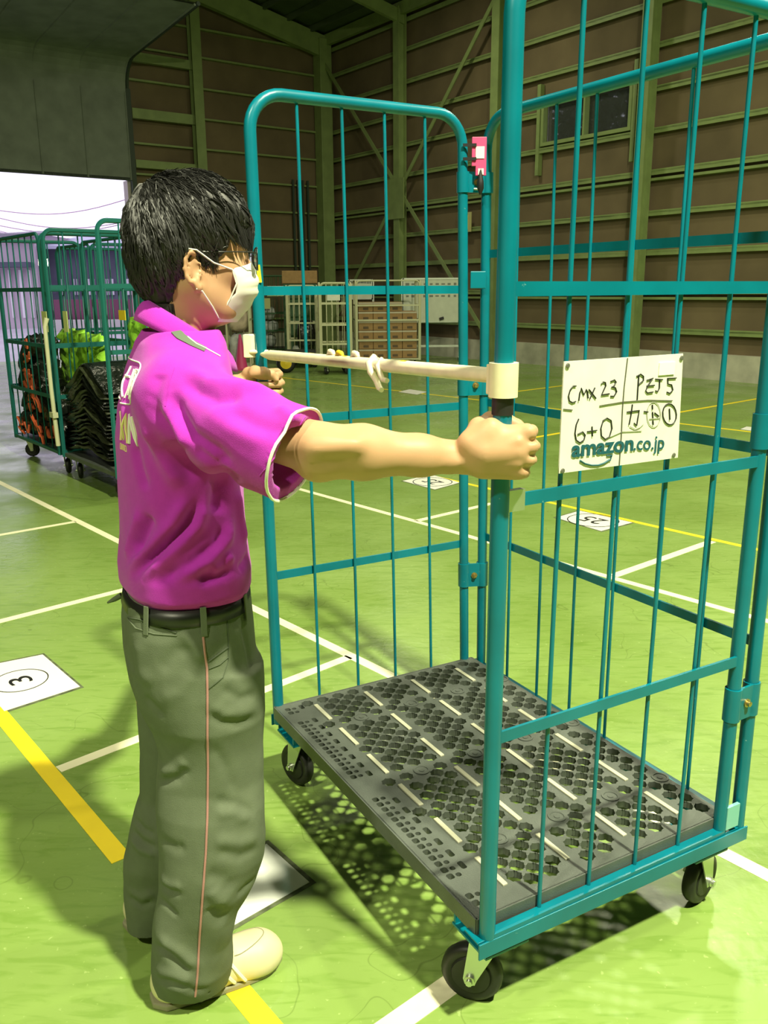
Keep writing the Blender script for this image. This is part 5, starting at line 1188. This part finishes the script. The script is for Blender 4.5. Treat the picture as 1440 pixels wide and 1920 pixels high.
for k in range(2):
    o = lumpy('printed_sack', P+Xr*.21+Yr*.3+Z*(.38+.56*k), Xr, Yr, Z, (.17, .22, .25), [BLUEB, mat('orange_printed_sack', (.62, .50, .38), .6, noise=.35, nscale=5)][k], .015, None, 90+k, (8, 8, 6)); tag(o, ['grey white sack behind the pink cone', 'white sack with orange print above the grey one'][k], 'sack')
# cone
c = flr(454, 692)-Yr*.15; t = thing('traffic_cone', 'small pink traffic cone left of the cart post', 'cone', tuple(c))
MB().lathe(c, Z, [(.13, .03), (.125, .035), (.115, .05), (.022, .63), (.018, .64)], 16).build('cone', CONE, t); MB().box(c+Z*.015, Xr, Yr, Z, .17, .17, .015).build('base', CONE, t)
# wheel of a hand truck
c = flr(537, 699); t = thing('hand_truck_wheel', 'black tyre with yellow hub under the cream bar', 'wheel', tuple(c))
MB().lathe(c+Z*.17-Yr*.05, Yr, [(.10, 0), (.14, .0), (.17, .03), (.17, .07), (.14, .10), (.10, .10)], 24).build('tyre', RUB, t); MB().lathe(c+Z*.17-Yr*.06, Yr, [(.02, -.01), (.05, 0), (.10, .01), (.10, .09)], 20).build('hub', YEL, t)
o = MB().box(c+Z*.36+Xr*.25+Yr*.1, Xr, Yr, Z, .28, .2, .03).build('tool_tray', RUB, bevel=.01); tag(o, 'dark low tray between the tyre and the cream cage', 'tray')
# flat cartons behind
P = at(562, 520, 17.6); o = MB().box(P, Xr, Yr, Z, .34, .3, .12).build('large_carton', CARD, bevel=.01); tag(o, 'wide brown carton on the shelf box behind the two cream cages', 'box')
o = MB().box((P.x, P.y, (P.z-.12)/2), Xr, Yr, Z, .33, .28, (P.z-.125)/2).build('storage_locker', GRC, bevel=.01); tag(o, 'dark green locker carrying the wide brown carton', 'locker')
# cartons on their caged pallet
P = flr(672, 690)+Yr*.1; cw, chh, cd_ = .275, .172, .36
cg = mk_cage('pallet_cage', 'cream wire pallet cage around the carton stack', P-Xr*.03-Yr*.04, Xr, Yr, cw*4+.10, .84, 1.58, CREAMP, 'lrf', nb=(2, 1), rr=.012, hs=(.32, .55, .72), zb=.16)[0]
proto = None
for lay in range(6):
    for i in range(4):
        for j in range(2):
            if lay == 5 and i == 3: continue
            t = thing('carton', 'small brown tape-banded carton in the caged stack beside the whiteboard', 'box', tuple(P+Xr*(cw*(i+.5)+.02)+Yr*(cd_*(j+.5)+.04)+Z*(.165+chh*lay)), 'cartons in the cream pallet cage')
            if proto is None:
                b1 = MB().box(V(t.location)+Z*(chh/2-.001), Xr, Yr, Z, cw/2-.004, cd_/2-.004, chh/2-.003).build('box', CARD, t, bevel=.004)
                b2 = MB().box(V(t.location)+Z*(chh-.022)-Yr*(.0), Xr, Yr, Z, cw/2-.001, cd_/2-.001, .014).build('tape_band', TAPE, t)
                b3 = MB(); b3.box(V(t.location)+Z*.05-Yr*(cd_/2-.002), Xr, Yr, Z, .05, .001, .022); b3 = b3.build('printed_mark', mat('brown_print', (.12, .08, .04), .7), t); proto = (b1, b2, b3)
            else:
                for q in proto: n_ = q.copy(); COL.objects.link(n_); n_.parent = t; n_.matrix_basis = Matrix.Identity(4); n_.matrix_parent_inverse = Matrix.Identity(4); n_.matrix_basis = q.matrix_basis.copy()
# whiteboards
def wboard(x0, x1, y0, y1, Y_, label, legs=True):
    a, b_, c = at(x0, y1, Y_), at(x1, y1, Y_), at(x1, y0, Y_); t = thing('whiteboard', label, 'whiteboard', (a.x, a.y, 0)); cx = (a+b_)/2; hw = (b_-a).length/2; hh = (c.z-b_.z)/2
    m0 = V((cx.x, Y_, b_.z+hh)); X1 = V((1, 0, 0)); Y1 = V((0, 1, 0))
    MB().box(m0, X1, Y1, Z, hw, .012, hh).build('board', BOARDW, t)
    fr = MB(); 
    for q in (-1, 1): fr.box(m0+X1*q*hw, X1, Y1, Z, .015, .02, hh+.015); fr.box(m0+Z*q*hh, X1, Y1, Z, hw, .02, .014)
    fr.build('frame', ZINC, t)
    for r_ in range(2):
        mk = MB()
        for k in range(9):
            p = m0+X1*(hw*(-.85+1.7*k/8))+Z*(hh*(.75-.55*r_))-Y1*.014; mk.box(p, X1, Y1, Z, .02+.02*rng.random(), .001, .012+.012*rng.random())
        mk.build('marker_notes', INK if r_ == 2 else mat('pale_ink', (.2, .22, .18), .6), t)
    if legs:
        for q in (-1, 1): 
            l = MB(); x_ = m0.x+q*(hw+.02); l.box((x_, Y_, (m0.z+hh)/2), X1, Y1, Z, .02, .02, (m0.z+hh)/2); l.box((x_, Y_, .04), X1, Y1, Z, .02, .28, .02); l.build('leg', ZINC, t)
        MB().box((m0.x, Y_, .30), X1, Y1, Z, hw, .015, .02).build('lower_rail', ZINC, t)
    return m0, t
m0, t = wboard(756, 860, 522, 603, 17.9, 'large mobile whiteboard right of the carton stack')
MB().box(at(828, 597, 17.86), V((.95, 0, .3)), V((0, 1, 0)), V((-.3, 0, .95)), .045, .02, .025).build('eraser', INK, t)
wboard(655, 698, 525, 560, 18.3, 'smaller whiteboard showing above the carton stack on its left', True)
# notice and window view
n1 = onpl(872, 417, CORN+nR*.15, nR); t = thing('wall_notice', 'pale square notice with a yellow centre on the brown wall', 'notice', tuple(n1)); MB().box(n1, dR, nR, Z, .19, .006, .19).build('sheet', mat('pale_notice', (.5, .48, .2), .6), t); MB().box(n1+nR*.008, dR, nR, Z, .10, .002, .14).build('yellow_patch', YEL, t)
# ================================================================== OUTSIDE THE DOORWAY
ASPH = mat('wet_asphalt', (.42, .40, .45), .35, noise=.1, nscale=.6)
MB().box((-25, 45, -.26), (1, 0, 0), (0, 1, 0), Z, 60, 60, .05).build('ground', ASPH)['kind'] = 'structure'
dc = CORN+dL*((da0+da1)/2)-nL*.3; mb = MB(); mb.box(dc-nL*9+Z*-.035, dL, nL, Z, 14, 9.0, .03); mb.build('apron', ASPH)['kind'] = 'structure'
def bld(name, label, x0, x1, y0, y1, Y_, depth, m, roof=None, cat='building'):
    a, b_ = at(x0, y0, Y_), at(x1, y0, Y_); zt = a.z; zb = at(x0, y1, Y_).z; t = thing(name, label, cat, ((a.x+b_.x)/2, Y_, -.2))
    MB().box(((a.x+b_.x)/2, Y_+depth/2, (zt+max(zb, -.2))/2), (1, 0, 0), (0, 1, 0), Z, (b_.x-a.x)/2, depth/2, (zt-max(zb, -.2))/2).build('wall', m, t)
    return t
DARKW = mat('dark_cladding', (.085, .09, .135), .7, noise=.2, nscale=1); PINKW = mat('pale_wall', (.50, .42, .50), .8)
t = bld('dark_hall', 'dark-clad building with a row of small white windows across the yard', 66, 300, 462, 640, 38, 10, DARKW)
a, b_ = at(67, 455, 37.6), at(320, 455, 37.6); MB().prism([V((a.x, 37.2, at(60, 467, 37.2).z)), V((b_.x, 37.2, at(60, 467, 37.2).z)), V((b_.x, 43, a.z+.45)), V((a.x, 43, a.z+.45))], Z, .12).build('roof', mat('pale_roof', (.42, .42, .55), .6), t)
for x0 in (108, 137, 163, 198, 236, 262):
    p, q = at(x0, 523, 37.9), at(x0+(16 if x0 > 150 else 11), 553, 37.9); w_ = MB().box(((p.x+q.x)/2, 37.95, (p.z+q.z)/2), (1, 0, 0), (0, 1, 0), Z, (q.x-p.x)/2, .05, (p.z-q.z)/2).build('window', mat('pale_pane', (.62, .58, .68), .4), t)
    MB().box(((p.x+q.x)/2, 37.88, (p.z+q.z)/2), (1, 0, 0), (0, 1, 0), Z, .03, .02, (p.z-q.z)/2).build('mullion', DARKW, w_)
t = bld('pale_house', 'pale pinkish building with white doors at the left edge', -60, 62, 437, 640, 37, 9, PINKW)
a = at(-60, 440, 36); p = at(0, 497, 36.9); q = at(62, 497, 36.9); MB().box(((p.x+q.x)/2-.5, 36.7, p.z), (1, 0, 0), (0, 1, 0), Z, (q.x-p.x)/2+.5, .4, .10).build('canopy', DARKW, t)
for i, x0 in enumerate((14, 34, 50)):
    p, q = at(x0, 506, 36.9), at(x0+14, 596, 36.9); MB().box(((p.x+q.x)/2, 36.95, (p.z+q.z)/2), (1, 0, 0), (0, 1, 0), Z, (q.x-p.x)/2, .05, (p.z-q.z)/2).build('door_panel', mat('white_door', (.75, .72, .78), .5), t)
a, b_ = at(-10, 432, 36.5), at(66, 432, 36.5); MB().prism([V((a.x, 36.4, a.z-.25)), V((b_.x, 36.4, a.z-.25)), V((b_.x, 41, a.z+.15)), V((a.x, 41, a.z+.15))], Z, .12).build('roof', mat('grey_roof', (.25, .23, .28), .7), t)
t = bld('boundary_wall', 'dark red wall running below the row of small windows', 100, 300, 562, 600, 33, .3, mat('dark_red_wall', (.16, .05, .10), .8), cat='wall')
t = bld('kerb_wall', 'pale concrete kerb wall below the dark red wall', 100, 300, 600, 628, 32.5, .3, mat('pale_concrete', (.5, .48, .48), .8), cat='wall')
p = at(80, 492, 30); t = thing('yard_lamp', 'glowing yard lamp on a white post seen between the two cages', 'lamp', (p.x, 30, -.2))
MB().lathe((p.x, 30, -.2), Z, [(.10, 0), (.10, p.z+.1), (.07, p.z+.12)], 12).build('post', mat('white_post', (.8, .75, .72), .5), t)
MB().lathe((p.x+.1, 29.8, p.z-.16), Z, [(.05, 0), (.16, .05), (.16, .25), (.05, .32)], 14).build('lamp_head', mat('lit_lamp', (1, .9, .7), .4, emit=14), t)
WIRE = mat('cable', (.45, .3, .42), .6)
for k, (p0, p1) in enumerate((((-20, 392), (255, 368)), ((-20, 404), (255, 412)), ((-20, 419), (255, 414)), ((-20, 432), (255, 424)), ((-20, 428), (255, 440)))):
    a, b_ = at(p0[0], p0[1], 46), at(p1[0], p1[1], 44); P_ = [a.lerp(b_, i/12)-Z*(.5*math.sin(math.pi*i/12)) for i in range(13)]; a2 = a+(a-b_)*.6
    o = MB().tube([a2]+P_+[b_+(b_-a)*.6+Z*.8], .022, 5).build('overhead_cable', WIRE); tag(o, ['highest overhead cable above the yard, rising to the right', 'second overhead cable below the rising one', 'middle overhead cable, nearly level', 'overhead cable just above the pale roof', 'lowest overhead cable, sagging to the right'][k], 'cable')
# trees outside the small window
c = hall((wa0+wa1)/2-2.1, -2.6, 0); t = thing('tree', 'dark leafy tree outside the small high window', 'tree', tuple(c))
zc_ = (wz0+wz1)/2; MB().lathe(c, Z, [(.16, -.2), (.12, zc_)], 8).build('trunk', mat('bark', (.08, .06, .04), .9), t)
vs, fs = [], []
for i in range(4200):
    d = V(rng.normal(0, 1, 3)).normalized(); p = c+Z*(zc_+.5)+V((d.x*1.7, d.y*1.7, d.z*1.5))*rng.random()**.4
    a = V(rng.normal(0, 1, 3)).normalized()*.11; b_ = V(rng.normal(0, 1, 3)).normalized()*.07; n = len(vs); vs += [p-a, p+b_, p+a, p-b_]; fs.append((n, n+1, n+2, n+3))
mb = MB().add(vs, fs); mb.build('foliage', TREEM, t)
